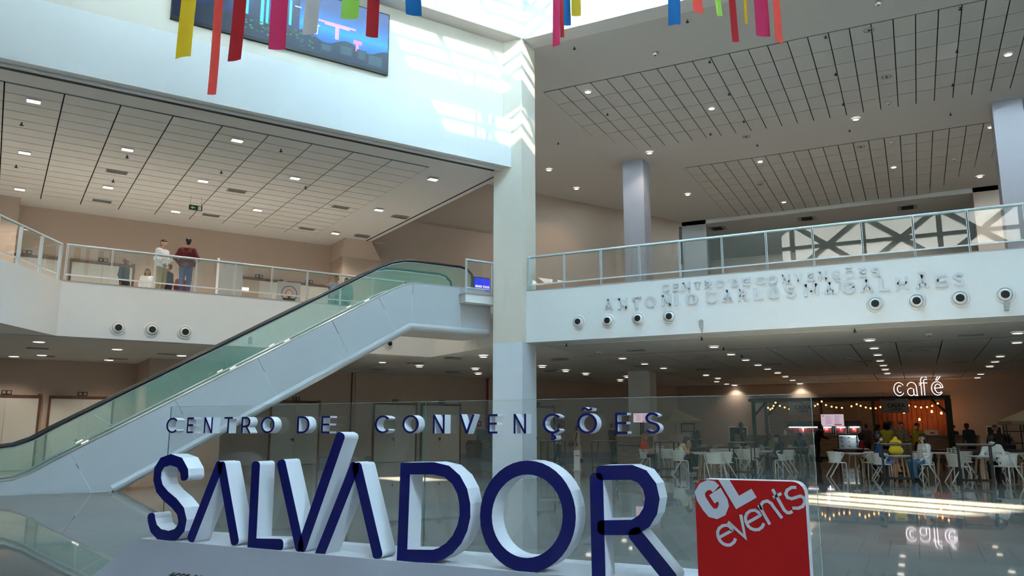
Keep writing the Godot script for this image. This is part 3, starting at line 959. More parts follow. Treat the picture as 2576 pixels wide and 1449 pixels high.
# ---------------------------------------------------------------- escalator
func make_escalator() -> void:
	var o := thing("escalator", "pale grey panelled escalator with glass sides and black handrails", "escalator", TL)
	var near := -21.3
	var far := -22.95
	# outline of the cladding in (u, y)
	var top := [Vector2(-2.6, 0.27), Vector2(0.25, 0.27), Vector2(0.6, 0.31), Vector2(0.95, 0.46), Vector2(1.39, 0.74), Vector2(9.7, 5.53), Vector2(10.1, 5.72), Vector2(10.45, 5.8), Vector2(10.8, 5.82), Vector2(13.1, 5.82)]
	var bottom := [Vector2(13.1, 4.52), Vector2(10.3, 4.52), Vector2(2.55, 0.02), Vector2(-2.6, 0.0)]
	# cladding panels with joints square to the slope
	var cuts := [[Vector2(-0.35, 0), Vector2(-0.35, 0.6)], [Vector2(2.2, 0.0), Vector2(1.55, 1.1)], [Vector2(4.6, 0.9), Vector2(3.6, 2.63)], [Vector2(6.6, 2.0), Vector2(5.6, 3.73)], [Vector2(8.65, 3.1), Vector2(7.65, 4.83)], [Vector2(10.0, 4.0), Vector2(9.05, 5.6)], [Vector2(10.34, 4.0), Vector2(10.34, 6.2)], [Vector2(12.0, 4.0), Vector2(12.0, 6.2)]]
	var whole := PackedVector2Array(top + bottom)
	for side in [[near, near - 0.04], [far, far + 0.04]]:
		var last := [Vector2(-9, -3), Vector2(-9, 9)]
		for k in cuts.size() + 1:
			var c: Array = cuts[k] if k < cuts.size() else [Vector2(15, -3), Vector2(15, 9)]
			var ext := func(e: Array, shift: float) -> Array:
				var d: Vector2 = (e[1] - e[0]).normalized() * 6.0
				var off := Vector2(shift, 0)
				return [e[0] - d + off, e[1] + d + off]
			var la: Array = ext.call(last, 0.008)
			var lb: Array = ext.call(c, -0.008)
			var cell := PackedVector2Array([la[0], lb[0], lb[1], la[1]])
			for piece in Geometry2D.intersect_polygons(whole, cell):
				if piece.size() >= 3:
					part(o, "side_panel", prismm(piece, minf(side[0], side[1]), maxf(side[0], side[1])), M.alu_panel)
			last = c
	# the body between the sides
	var inner := PackedVector2Array([Vector2(-2.6, 0.0), Vector2(2.6, 0.0), Vector2(10.3, 4.5), Vector2(13.1, 4.5), Vector2(13.1, 5.6), Vector2(10.6, 5.6), Vector2(1.3, 0.18), Vector2(-2.6, 0.1)])
	part(o, "truss_body", prismm(inner, far + 0.006, near - 0.006), M.joint)
	# rounded roll along the lower edge on both sides
	for z in [near - 0.09, far + 0.09]:
		part(o, "edge_roll", tubem([Vector3(2.62, 0.06, z), Vector3(6, 2.02, z), Vector3(10.3, 4.5, z), Vector3(11.7, 4.5, z), Vector3(13.02, 4.5, z)], 0.13, 12), M.alu_panel)
	part(o, "belly_panel", prismm(PackedVector2Array([Vector2(2.7, 0.03), Vector2(10.32, 4.38), Vector2(13.1, 4.38), Vector2(13.1, 4.52), Vector2(10.3, 4.52), Vector2(2.55, 0.1)]), far + 0.1, near - 0.1), M.alu_panel)
	# steps
	for k in 26:
		var u := 1.2 + k * 0.36
		var y := 0.25 + maxf(0.0, (u - 1.2)) * 0.577
		pbox(o, "step", Vector3(u, y - 0.2, far + 0.35), Vector3(u + 0.38, y, near - 0.35), M.vent_dark)
	# balustrades: deck strip, glass, handrail
	for z in [near - 0.12, far + 0.12]:
		var rail := [Vector2(-1.9, 0.78), Vector2(-1.88, 0.9), Vector2(-1.7, 1.02), Vector2(-1.4, 1.05), Vector2(0.2, 1.05), Vector2(0.55, 1.1), Vector2(0.9, 1.24), Vector2(1.3, 1.5), Vector2(9.3, 6.2), Vector2(9.7, 6.39), Vector2(10.1, 6.5), Vector2(10.5, 6.53), Vector2(12.05, 6.53), Vector2(12.3, 6.47), Vector2(12.47, 6.32), Vector2(12.52, 6.1), Vector2(12.45, 5.88), Vector2(12.25, 5.76)]
		var pts := []
		for p in rail:
			pts.append(Vector3(p.x, p.y, z))
		part(o, "handrail", tubem(pts, 0.045, 10, 0.04), M.rubber)
		var guide := []
		for p in rail:
			guide.append(Vector3(p.x, p.y - 0.055, z))
		part(o, "handrail_guide", tubem(guide.slice(3, 14), 0.018, 6), M.steel)
		# glass cut into lites square to the slope
		var gtop := rail.slice(3, 16)
		var gp := PackedVector2Array()
		for p in gtop:
			gp.append(p - Vector2(0.0, 0.05))
		var base := [Vector2(12.3, 5.84), Vector2(10.4, 5.84), Vector2(10.0, 5.72), Vector2(1.35, 0.76), Vector2(0.9, 0.5), Vector2(0.2, 0.32), Vector2(-1.6, 0.3)]
		gp.append_array(PackedVector2Array(base))
		var u := -1.6
		var lastc := [Vector2(-9, -3), Vector2(-9, 9)]
		var joints := [[Vector2(0.2, 0), Vector2(0.2, 1)]]
		for k in 7:
			joints.append([Vector2(1.5 + k * 1.36, 0.7 + k * 0.785), Vector2(1.08 + k * 1.36, 1.43 + k * 0.785)])
		joints.append([Vector2(11.2, 5), Vector2(11.2, 7)])
		joints.append([Vector2(15, -3), Vector2(15, 9)])
		for c in joints:
			var d1: Vector2 = (lastc[1] - lastc[0]).normalized() * 5.0
			var d2: Vector2 = (c[1] - c[0]).normalized() * 5.0
			var off := Vector2(0.006, 0)
			var cell := PackedVector2Array([lastc[0] - d1 + off, c[0] - d2 - off, c[1] + d2 - off, lastc[1] + d1 + off])
			for piece in Geometry2D.intersect_polygons(gp, cell):
				if piece.size() >= 3:
					part(o, "pane", prismm(piece, z - 0.006, z + 0.006), M.glass_green)
			lastc = c
		var deck := []
		for p in [Vector2(-2.4, 0.29), Vector2(0.25, 0.3), Vector2(0.6, 0.34), Vector2(0.95, 0.49), Vector2(1.39, 0.77), Vector2(9.7, 5.56), Vector2(10.1, 5.75), Vector2(10.45, 5.83), Vector2(12.9, 5.85)]:
			deck.append(Vector3(p.x, p.y, z))
		part(o, "deck_strip", tubem(deck, 0.11, 6, 0.025), M.steel)
		for u2 in [1.9, 5.2, 6.6, 8.9]:
			var y2: float = 0.77 + (u2 - 1.39) * 0.577
			part(o, "deck_light", barm(Vector3(u2, y2 + 0.05, z - 0.1), Vector3(u2 + 0.14, y2 + 0.13, z - 0.1), 0.02), M.lamp)
	# little bent-wire stop on the near deck
	part(o, "wire_stop", tubem([Vector3(1.98, 1.15, near - 0.2), Vector3(2.0, 1.72, near - 0.2), Vector3(2.06, 1.78, near - 0.2), Vector3(2.12, 1.78, near - 0.2), Vector3(2.6, 1.5, near - 0.2)], 0.008, 6), M.steel)

# ---------------------------------------------------------------- doors
func double_door(at: Transform3D, w: float, h: float, label: String, group: String, ajar := false, plate := true) -> void:
	# origin at the middle of the sill on the wall face, facing +z
	var d := thing("double_door", label, "door", at, group)
	var f := 0.075
	pbox(d, "frame", Vector3(-w / 2, 0, -0.05), Vector3(-w / 2 + f, h, 0.05), M.frame_wood)
	pbox(d, "frame", Vector3(w / 2 - f, 0, -0.05), Vector3(w / 2, h, 0.05), M.frame_wood)
	pbox(d, "frame", Vector3(-w / 2, h - f, -0.05), Vector3(w / 2, h + 0.02, 0.055), M.frame_wood)
	for s in [-1, 1]:
		var a := Vector3(0.004 * s, 0.01, 0.0)
		var b := Vector3(s * (w / 2 - f - 0.004), h - f - 0.005, 0.03)
		if ajar and s < 0:
			pbox(d, "opening", Vector3(-w / 2 + f, 0.0, 0.0), Vector3(0, h - f, 0.012), M.beige)
			for q in [[-0.75, 0.55, 0.5], [-0.35, 0.95, 0.28], [-0.85, 0.1, 0.45]]:
				pbox(d, "room_lamp", Vector3(q[0], h - 0.45 - q[1], 0.012), Vector3(q[0] + q[2], h - 0.33 - q[1], 0.02), M.lamp)
			continue
		var l := pbox(d, "leaf", a, b, M.door)
		if s < 0:
			pbox(l, "handle", Vector3((w / 2 - f) / 2 - 0.1, -h / 2 + 1.0, 0.015), Vector3((w / 2 - f) / 2 - 0.04, -h / 2 + 1.16, 0.03), M.black_metal)
			pbox(l, "handle", Vector3((w / 2 - f) / 2 - 0.19, -h / 2 + 1.07, 0.03), Vector3((w / 2 - f) / 2 - 0.04, -h / 2 + 1.1, 0.055), M.black_metal)
	if plate:
		var p := pbox(d, "room_sign", Vector3(-0.16, h + 0.03, 0.0), Vector3(0.16, h + 0.18, 0.025), M.vent_dark)
		pbox(p, "sign_text", Vector3(-0.13, -0.05, 0.0126), Vector3(-0.03, 0.05, 0.015), M.roll_grey)
		pbox(p, "sign_text", Vector3(0.02, -0.05, 0.0126), Vector3(0.13, 0.05, 0.015), M.roll_grey)
	pbox(d, "hinge_block", Vector3(w / 2 - 0.12, h + 0.02, 0.0), Vector3(w / 2, h + 0.07, 0.03), M.frame_wood)

func make_doors() -> void:
	var g := [[-0.64, 1.58, "white double door in brown frame at the foot of the escalator, leftmost of the hall doors"], [1.82, 4.04, "white double door in brown frame seen through the lower escalator glass"], [10.1, 12.32, "white double door in brown frame behind the raised letters DE"], [14.85, 17.09, "white double door in brown frame behind the first raised letters of CONVENÇÕES"], [17.31, 19.49, "white double door in brown frame next to the brown chest"], [23.0, 25.21, "white double door in brown frame right behind the corner column"]]
	for d in g:
		double_door(TL * xf(Vector3((d[0] + d[1]) / 2, 0, -34.45)), d[1] - d[0], 2.7, d[2], "hall doors on the ground floor")
	var m := [[-0.5, 1.68, "mezzanine double door in brown frame behind the wide-post rail", false], [1.98, 4.2, "mezzanine double door in brown frame behind the bald man", false], [7.97, 9.99, "mezzanine double door with one leaf open on a lit brown room", true], [10.2, 12.1, "mezzanine double door in brown frame behind the emblem stand", false]]
	for d in m:
		double_door(TL * xf(Vector3((d[0] + d[1]) / 2, MEZZ, -33.25)), d[1] - d[0], 2.07, d[2], "mezzanine doors", d[3])
	# skirting along the hall wall
	sbox("baseboard_left", Vector3(12.4, 0, -34.5), Vector3(14.8, 0.3, -34.46), M.plinth_grey, TL)
	sbox("baseboard_left", Vector3(19.55, 0, -34.5), Vector3(22.9, 0.3, -34.46), M.plinth_grey, TL)
	sbox("baseboard_left", Vector3(25.3, 0, -34.5), Vector3(34, 0.3, -34.46), M.plinth_grey, TL)

# ---------------------------------------------------------------- lamps, grilles and small ceiling things
func downlight(at: Transform3D, label: String, group: String, round_: bool, energy: float, w := 0.3) -> void:
	var d := thing("downlight", label, "downlight", at, group)
	if round_:
		part(d, "rim", lathem([Vector2(w * 0.42, -0.03), Vector2(w * 0.5, -0.03), Vector2(w * 0.55, 0.0)], 20), M.white)
		part(d, "lens", cyl(w * 0.42, 0.012, 20), M.lamp, Transform3D(Basis(), Vector3(0, -0.03, 0)))
	else:
		pbox(d, "rim", Vector3(-w * 0.62, -0.03, -w * 0.42), Vector3(w * 0.62, 0.0, w * 0.42), M.white)
		pbox(d, "lens", Vector3(-w * 0.55, -0.038, -w * 0.35), Vector3(w * 0.55, -0.03, w * 0.35), M.lamp)
	var s := SpotLight3D.new()
	s.name = "downlight_beam"
	s.light_color = Color(1.0, 0.93, 0.85)
	s.light_energy = energy
	s.spot_angle = 62.0
	s.spot_angle_attenuation = 0.6
	s.spot_range = 40.0
	s.spot_attenuation = 2.0
	s.light_size = w * 0.35
	s.shadow_enabled = true
	s.transform = Transform3D(Basis(Vector3.RIGHT, -PI / 2), Vector3(0, -0.06, 0))
	d.add_child(s, true)

func grille(at: Transform3D, label: String, group: String) -> void:
	var v := thing("ceiling_grille", label, "air vent", at, group)
	pbox(v, "frame", Vector3(-0.31, -0.025, -0.15), Vector3(0.31, 0.0, 0.15), M.vent_frame)
	for q in [[-0.28, -0.01], [0.01, 0.28]]:
		pbox(v, "slot", Vector3(q[0], -0.028, -0.12), Vector3(q[1], -0.0255, 0.12), M.vent_dark)
		for k in 4:
			pbox(v, "blade", Vector3(q[0] + 0.01, -0.032, -0.09 + k * 0.06), Vector3(q[1] - 0.01, -0.028, -0.078 + k * 0.06), M.vent_frame)

func sprinkler(at: Transform3D, label: String, group: String) -> void:
	var s := thing("fire_sprinkler", label, "sprinkler", at, group)
	part(s, "stem", cyl(0.018, 0.08, 8), M.vent_dark, Transform3D(Basis(), Vector3(0, -0.04, 0)))
	part(s, "plate", cyl(0.05, 0.012, 12), M.vent_dark, Transform3D(Basis(), Vector3(0, -0.08, 0)))

func detector(at: Transform3D, label: String, group: String) -> void:
	var s := thing("smoke_detector", label, "smoke detector", at, group)
	part(s, "body", lathem([Vector2(0.0, -0.06), Vector2(0.06, -0.06), Vector2(0.09, -0.03), Vector2(0.09, 0.0)], 16), M.white)
	part(s, "sensor", cyl(0.03, 0.02, 10), M.vent_dark, Transform3D(Basis(), Vector3(0, -0.065, 0)))

func make_ceiling_things() -> void:
	var down := func(px: float, py: float, y: float, frame: Transform3D) -> Transform3D:
		return Transform3D(frame.basis, on_y(px, py, y))
	for p in [[1479, 230], [1790, 272], [2153, 299], [2536, 136], [1634, 384], [1912, 406], [2248, 420], [2493, 319], [1381, 427], [1450, 474], [1730, 489], [1972, 508], [2465, 444]]:
		downlight(down.call(p[0], p[1], RCEIL - 0.03, TR), "small round lit downlight in the high tiled ceiling over the right gallery", "downlights in the high right ceiling", true, 5.0, 0.26)
	for p in [[85, 253], [597, 352], [321, 375], [62, 383], [272, 470], [511, 454], [742, 447], [1089, 450], [50, 475], [442, 531], [648, 527], [953, 527], [844, 586]]:
		downlight(down.call(p[0], p[1], LCEIL - 0.03, TL), "small square lit downlight in the tiled ceiling over the left mezzanine", "downlights in the left mezzanine ceiling", false, 6.5, 0.26)
	for p in [[294, 432], [595, 480], [257, 505], [531, 541], [857, 521], [772, 575], [1007, 546], [911, 594]]:
		grille(down.call(p[0], p[1], LCEIL - 0.026, TL), "dark two-part air grille in the tiled ceiling over the left mezzanine", "air grilles in the left mezzanine ceiling")
	for p in [[98, 858], [35, 895], [105, 892], [295, 877], [457, 893], [274, 904]]:
		downlight(down.call(p[0], p[1], SOFFIT - 0.03, TL), "oval-looking lit downlight in the low ceiling above the doors behind the escalator foot", "downlights under the left mezzanine", true, 3.6, 0.36)
	for p in [[962, 910], [1055, 921], [1196, 928], [1203, 940], [1216, 896]]:
		downlight(down.call(p[0], p[1], SOFFIT - 0.03, TL), "lit downlight in the low ceiling between the escalator head and the corner column", "downlights under the escalator head", true, 1.2, 0.3)
	for p in [[1364, 922], [1423, 932.7], [1473.5, 940.8], [1560.5, 957], [1578, 948], [1669, 925], [1621.6, 914], [1566, 900], [1796, 871], [1839, 890], [1876, 904], [1907, 917], [1931, 927], [1956, 937], [1976, 946.5], [1994, 955.5], [1776, 943], [1806, 951], [1803, 959], [1828, 965], [2188, 854], [2199, 874], [2208, 891], [2214, 906], [2222, 918], [2227, 928.5], [2232, 938.5], [2560, 836], [2558, 860], [2516, 895], [2503, 908.7], [2490, 920.7], [2467, 940], [2459, 949]]:
		downlight(down.call(p[0], p[1], SOFFIT - 0.035, TR), "lit downlight in the low tiled ceiling over the cafe hall", "downlights over the cafe hall", true, 0.3, 0.3)
	for p in [[2012, 962.5], [1848, 971]]:
		var q := on_z(p[0], p[1], -46.7)
		q.y = SOFFIT - 0.035
		downlight(xf(q), "bright downlight washing the cafe wall", "wall-washing downlights by the cafe", true, 1.6, 0.34)
	for p in [[95, 875], [113, 895], [420, 890], [297, 902]]:
		grille(down.call(p[0], p[1], SOFFIT - 0.03, TL), "dark air grille in the low ceiling above the escalator foot", "air grilles under the left mezzanine")
	for p in [[1140, 901], [1045, 914], [953, 930], [1138, 936]]:
		grille(down.call(p[0], p[1], SOFFIT - 0.03, TL), "dark air grille in the low ceiling behind the escalator head", "air grilles under the escalator head")
	for p in [[1598, 881], [1408, 905], [1610, 920], [1388, 933], [1475, 952], [1766, 900], [1770, 929], [2443, 842], [2312, 880], [2170, 908], [2408, 909], [1945, 916]]:
		grille(down.call(p[0], p[1], SOFFIT - 0.035, TR), "air grille in the low ceiling over the cafe hall", "air grilles over the cafe hall")
	for p in [[1425, 864], [1765, 848], [2150, 828], [1820, 874], [1866, 893]]:
		sprinkler(down.call(p[0], p[1], SOFFIT - 0.03, TR), "small sprinkler head in the low ceiling over the cafe hall", "sprinklers over the cafe hall")
	for p in [[2337, 839], [2136, 899], [1507, 885]]:
		detector(down.call(p[0], p[1], SOFFIT - 0.03, TR), "white smoke detector in the low ceiling over the cafe hall", "detectors over the cafe hall")
	for p in [[1445, 118], [1729, 50], [1785, 152], [2077, 90], [2415, 18], [2102, 184], [2121, 260], [1834, 234], [1871, 303], [1787, 335], [2407, 126], [2396, 211], [1404, 358], [2391, 285], [1905, 363], [2137, 326], [1528, 285]]:
		sprinkler(down.call(p[0], p[1], RCEIL - 0.03, TR), "small dark sprinkler head in the high right ceiling", "sprinklers in the high right ceiling")
	for p in [[1648, 135], [2209, 8], [2235, 259], [2244, 358], [2400, 400]]:
		detector(down.call(p[0], p[1], RCEIL - 0.03, TR), "white smoke detector in the high right ceiling", "detectors in the high right ceiling")
	for p in [[2230, 193], [1877, 344], [2166, 369], [1912, 464], [2186, 76]]:
		var s := thing("ceiling_speaker", "flush round ceiling speaker in the high right ceiling", "speaker", down.call(p[0], p[1], RCEIL - 0.03, TR), "ceiling speakers in the high right ceiling")
		part(s, "ring", lathem([Vector2(0.13, -0.012), Vector2(0.16, -0.012), Vector2(0.17, 0.0)], 20), M.vent_frame)
		part(s, "cone", cyl(0.04, 0.02, 12), M.vent_dark, Transform3D(Basis(), Vector3(0, -0.012, 0)))
	for p in [[55, 308], [320, 391], [41, 415], [285, 452], [557, 430], [769, 468], [707, 375]]:
		sprinkler(down.call(p[0], p[1], LCEIL - 0.03, TL), "small sprinkler head in the tiled ceiling over the left mezzanine", "sprinklers in the left mezzanine ceiling")
	# cassette air conditioners in the dark ceiling
	for p in [[1805, 574], [2030, 549], [2283, 521]]:
		var q := on_y(p[0], p[1], RCEIL - 0.26)
		var c := thing("air_cassette", "square ceiling air conditioner in the dark ceiling behind the right gallery", "air conditioner", xf(q), "cassettes in the dark ceiling")
		pbox(c, "panel", Vector3(-0.5, -0.03, -0.5), Vector3(0.5, 0.01, 0.5), M.vent_frame)
		pbox(c, "intake", Vector3(-0.3, -0.04, -0.3), Vector3(0.3, -0.03, 0.3), M.vent_dark)
		for s in [-0.42, 0.36]:
			pbox(c, "outlet", Vector3(-0.3, -0.04, s), Vector3(0.3, -0.03, s + 0.06), M.vent_dark)
	# exit sign hung from the left ceiling
	var qe := on_y(492, 523, LCEIL - 0.45)
	var ex := thing("exit_sign", "small green hanging exit sign with a white arrow over the left mezzanine", "sign", Transform3D(TL.basis, qe))
	pbox(ex, "panel", Vector3(-0.22, -0.09, -0.012), Vector3(0.22, 0.09, 0.012), M.exit_green)
	part(ex, "arrow", prismm(PackedVector2Array([Vector2(-0.17, 0), Vector2(-0.1, 0.06), Vector2(-0.1, 0.02), Vector2(-0.02, 0.02), Vector2(-0.02, -0.02), Vector2(-0.1, -0.02), Vector2(-0.1, -0.06)]), 0.012, 0.015), M.paper)
	pbox(ex, "door_mark", Vector3(0.08, -0.07, 0.012), Vector3(0.18, 0.07, 0.015), M.paper)
	for s in [-0.18, 0.18]:
		part(ex, "wire", cyl(0.004, 0.36, 6), M.vent_frame, Transform3D(Basis(), Vector3(s, 0.27, 0)))

# ---------------------------------------------------------------- hanging ribbons and the big screen
func ribbon(bx0: float, bx1: float, by: float, tx0: float, dist: float, c: Color, label: String, tip: float, mark := "") -> void:
	# a cloth strip hung from the roof: bottom edge between two pixels, top drifting to tx0 at the picture's upper edge
	var fwd := Vector3(eye_basis.z.x, 0, eye_basis.z.z).normalized() * -1.0
	var at := func(px: float, py: float) -> Vector3:
		var r := ray(px, py)
		return EYE + r * (dist / r.dot(fwd))
	var b0: Vector3 = at.call(bx0, by)
	var b1: Vector3 = at.call(bx1, by)
	var t0: Vector3 = at.call(tx0, 0.0)
	var side := (b1 - b0)
	side.y = 0.0
	var w := side.length()
	var sdir := side.normalized()
	var slope := (t0 - b0) / maxf(0.3, t0.y - b0.y)
	var m := "ribbon_%s" % c.to_html(false)
	if not M.has(m):
		var mm := mat(m, c, 0.8)
		mm.backlight_enabled = true
		mm.backlight = c
	var o := thing("hanging_ribbon", label, "ribbon", xf(b0), "cloth ribbons hung in the atrium")
	var n := 22
	var h := ROOF - b0.y
	var depth := sdir.cross(Vector3.UP)
	var place := func(f: float, y: float) -> Vector3:       # f across 0..1, y above the bottom
		var bend := sin(y * 1.3 + b0.x * 3.0) * 0.05 + sin(f * PI) * w * 0.10 * (1.0 if int(absf(b0.x) * 10) % 2 == 0 else -1.0)
		var drift := slope * minf(y, 3.0)
		drift.y = 0
		return sdir * (f * w) + Vector3.UP * y + depth * bend + drift
	var st := SurfaceTool.new()
	st.begin(Mesh.PRIMITIVE_TRIANGLES)
	st.set_smooth_group(0)
	for layer in [0.0, 0.004]:
		for j in n:
			for i in 6:
				var f0 := i / 6.0
				var f1 := (i + 1) / 6.0
				var y0 := h * pow(float(j) / n, 1.6)
				var y1 := h * pow(float(j + 1) / n, 1.6)
				var e0 := (-tip * f0 if j == 0 else 0.0)
				var e1 := (-tip * f1 if j == 0 else 0.0)
				var off: Vector3 = depth * layer
				quad(st, place.call(f0, y0 + e0) + off, place.call(f0, y1) + off, place.call(f1, y1) + off, place.call(f1, y0 + e1) + off)
	part(o, "cloth", done(st), M[m])
	if mark == "+":
		var y := 0.55
		var k := 0.09
		var cr := st_new()
		for q in 6:
			var f := 0.5 + (q - 3) * 0.11
			var f2 := f + 0.11
			var lift: Vector3 = -depth * 0.012
			quad(cr, place.call(f, y - 0.03) + lift, place.call(f, y + 0.03) + lift, place.call(f2, y + 0.03) + lift, place.call(f2, y - 0.03) + lift)
		quad(cr, place.call(0.39, y - k) - depth * 0.013, place.call(0.39, y + k) - depth * 0.013, place.call(0.61, y + k) - depth * 0.013, place.call(0.61, y - k) - depth * 0.013)
		for mi in [1.0]:
			part(o, "printed_cross", done(cr), M.print_dark)
	elif mark == "OR":
		var tt := st_new()
		for q in [["O", 1.5], ["R", 1.24]]:
			for poly in glyph_polys(q[0], 0.22, 0.17, Vector2.ZERO):
				var idx := Geometry2D.triangulate_polygon(poly)
				for t in range(0, idx.size(), 3):
					var vs := []
					for e in 3:
						var p: Vector2 = poly[idx[t + e]]
						vs.append(place.call(0.45 + p.y * 2.2, q[1] - p.x) - depth * 0.015)
					tri(tt, vs[0], vs[1], vs[2])
		part(o, "printed_letters", done(tt), M.print_dark)
		var dot := st_new()
		quad(dot, place.call(0.42, 0.55) - depth * 0.015, place.call(0.42, 0.61) - depth * 0.015, place.call(0.68, 0.61) - depth * 0.015, place.call(0.68, 0.55) - depth * 0.015)
		part(o, "printed_dot", done(dot), M.print_dark)

func make_ribbons() -> void:
	var yel := Color(0.95, 0.85, 0.22)
	var cor := Color(0.93, 0.40, 0.36)
	var red := Color(0.66, 0.10, 0.14)
	var pnk := Color(0.82, 0.22, 0.44)
	var whi := Color(0.85, 0.86, 0.86)
	var lim := Color(0.70, 0.86, 0.42)
	var blu := Color(0.06, 0.42, 0.66)
	for r in [[444, 482, 152, 456, 14.0, yel, "yellow cloth ribbon with a dark cross in front of the big screen", -0.06, "+"], [519, 541, 235, 541, 13.6, cor, "long coral cloth ribbon printed with letters OR, hanging lowest of all", 0.0, "OR"], [571, 604, 153, 586, 14.2, red, "dark red cloth ribbon with a dark cross in front of the big screen", -0.05, "+"], [676, 719, 125, 685, 13.8, pnk, "pink cloth ribbon with a dark cross in front of the big screen", 0.0, "+"], [762, 798, 90, 771, 14.4, whi, "white cloth ribbon with a dark cross in front of the big screen", -0.04, "+"], [857, 901, 46, 860, 14.2, lim, "lime green cloth ribbon in front of the big screen", 0.0, ""], [919, 950, 88, 924, 13.9, red, "plain red cloth ribbon at the right end of the big screen", 0.03, ""], [1021, 1061, 36, 1020, 14.3, blu, "blue cloth ribbon hanging before the sunlit cream wall", 0.04, ""], \
			[1390, 1408, 122, 1391, 14.5, pnk, "narrow pink cloth ribbon with a torn end beside the corner column", -0.05, "+"], [1409, 1419, 97, 1407, 15.0, red, "narrow dark red cloth ribbon edge-on behind a pink one", 0.0, ""], [1418, 1436, 66, 1416, 15.4, blu, "blue cloth ribbon between a dark red and a yellow one", 0.0, ""], [1437, 1461, 43, 1437, 15.2, yel.darkened(0.15), "mustard cloth ribbon close to the corner column", 0.0, ""], [1680, 1711, 68, 1679, 14.6, blu, "wide blue cloth ribbon before the plain high ceiling", -0.03, ""], [1744, 1768, 30, 1742, 14.4, cor, "short coral cloth ribbon with a hanging corner", 0.06, ""], [1805, 1819, 38, 1800, 14.8, lim, "thin lime green cloth ribbon before the high ceiling", 0.0, ""], [1844, 1861, 102, 1834, 14.2, red, "narrow crimson cloth ribbon before the tiled ceiling", 0.0, ""], [1876, 1883, 55, 1872, 15.0, yel, "very thin twisted yellow cloth ribbon", 0.04, ""], [1903, 1938, 88, 1895, 14.3, pnk.darkened(0.08), "magenta cloth ribbon before the tiled ceiling", 0.02, ""], [1949, 1967, 105, 1941, 14.1, cor, "coral cloth ribbon with a pointed corner before the tiled ceiling", 0.07, ""]]:
		ribbon(r[0], r[1], r[2], r[3], r[4], r[5], r[6], r[7], r[8])

func screen_picture() -> ImageTexture:
	# the show on the screen: a dim blue banquet hall with glowing pink tables and columns
	var im := Image.create(320, 150, false, Image.FORMAT_RGB8)
	im.fill(Color(0.05, 0.07, 0.20))
	for y in 150:
		for x in 320:
			var v := y / 150.0
			var u := x / 320.0
			var c := Color(0.06, 0.20, 0.50).lerp(Color(0.02, 0.55, 0.92), clampf(1.0 - absf(v - 0.55) * 2.6, 0.0, 1.0))
			if u < 0.55:
				c = Color(0.08, 0.09, 0.24).lerp(Color(0.20, 0.45, 0.95), clampf(0.5 + 0.5 * sin(u * 40.0 + v * 6.0), 0, 1) * clampf(1.1 - v * 1.5, 0, 1))
			if v > 0.72 + 0.06 * sin(u * 30.0):
				c = c.lerp(Color(0.06, 0.10, 0.18), 0.85)
			im.set_pixel(x, y, c)
	rng.seed = 77
	for k in 26:
		im.fill_rect(Rect2i(rng.randi() % 170, rng.randi() % 60, 3 + rng.randi() % 12, 3 + rng.randi() % 9), [Color(0.35, 0.6, 1.0), Color(0.2, 0.95, 0.7), Color(0.85, 0.4, 0.7), Color(0.75, 0.8, 1.0)][rng.randi() % 4])
	for q in [[95, 30, 6, 70], [118, 20, 5, 96], [126, 10, 4, 100], [150, 40, 5, 60], [160, 36, 4, 62]]:
		im.fill_rect(Rect2i(q[0], q[1], q[2], q[3]), Color(0.2, 0.8, 0.95))
	for q in [[80, 24, 30, 8, Color(0.3, 0.9, 0.6)], [205, 62, 60, 5, Color(1.0, 0.55, 0.9)], [215, 67, 40, 4, Color(1.0, 0.6, 0.92)], [232, 70, 6, 32, Color(0.95, 0.6, 0.98)], [196, 78, 12, 3, Color(0.95, 0.7, 1.0)], [200, 80, 5, 22, Color(0.95, 0.7, 1.0)], [262, 90, 14, 10, Color(0.85, 0.5, 0.95)], [266, 98, 5, 20, Color(0.85, 0.5, 0.95)]]:
		im.fill_rect(Rect2i(q[0], q[1], q[2], q[3]), q[4])
	for q in [[240, 112, 22, 26], [268, 112, 16, 26], [286, 116, 26, 30], [210, 120, 18, 20]]:
		im.fill_rect(Rect2i(q[0], q[1], q[2], q[3]), Color(0.10, 0.16, 0.24))
		im.fill_rect(Rect2i(q[0] + 2, q[1] + 2, q[2] - 4, q[3] - 6), Color(0.16, 0.27, 0.34))
	for k in 60:
		im.fill_rect(Rect2i(90 + rng.randi() % 110, 105 + rng.randi() % 35, 4, 3), Color(0.07, 0.2, 0.12).lerp(Color(0.2, 0.5, 0.35), rng.randf()))
	return ImageTexture.create_from_image(im)

func lit_picture(key: String, tex: Texture2D, energy: float) -> StandardMaterial3D:
	var m := mat(key, Color(0.02, 0.02, 0.02), 0.25)
	m.emission_enabled = true
	m.emission = Color.BLACK
	m.emission_texture = tex
	m.emission_energy_multiplier = energy
	return m

func picture_quad(w: float, h: float) -> ArrayMesh:       # faces +z, centred
	var st := st_new()
	var v := [[-w / 2, h / 2, 0, 0], [w / 2, h / 2, 1, 0], [w / 2, -h / 2, 1, 1], [-w / 2, -h / 2, 0, 1]]
	for k in [0, 1, 2, 0, 2, 3]:
		st.set_uv(Vector2(v[k][2], v[k][3]))
		st.add_vertex(Vector3(v[k][0], v[k][1], 0))
	return done(st)

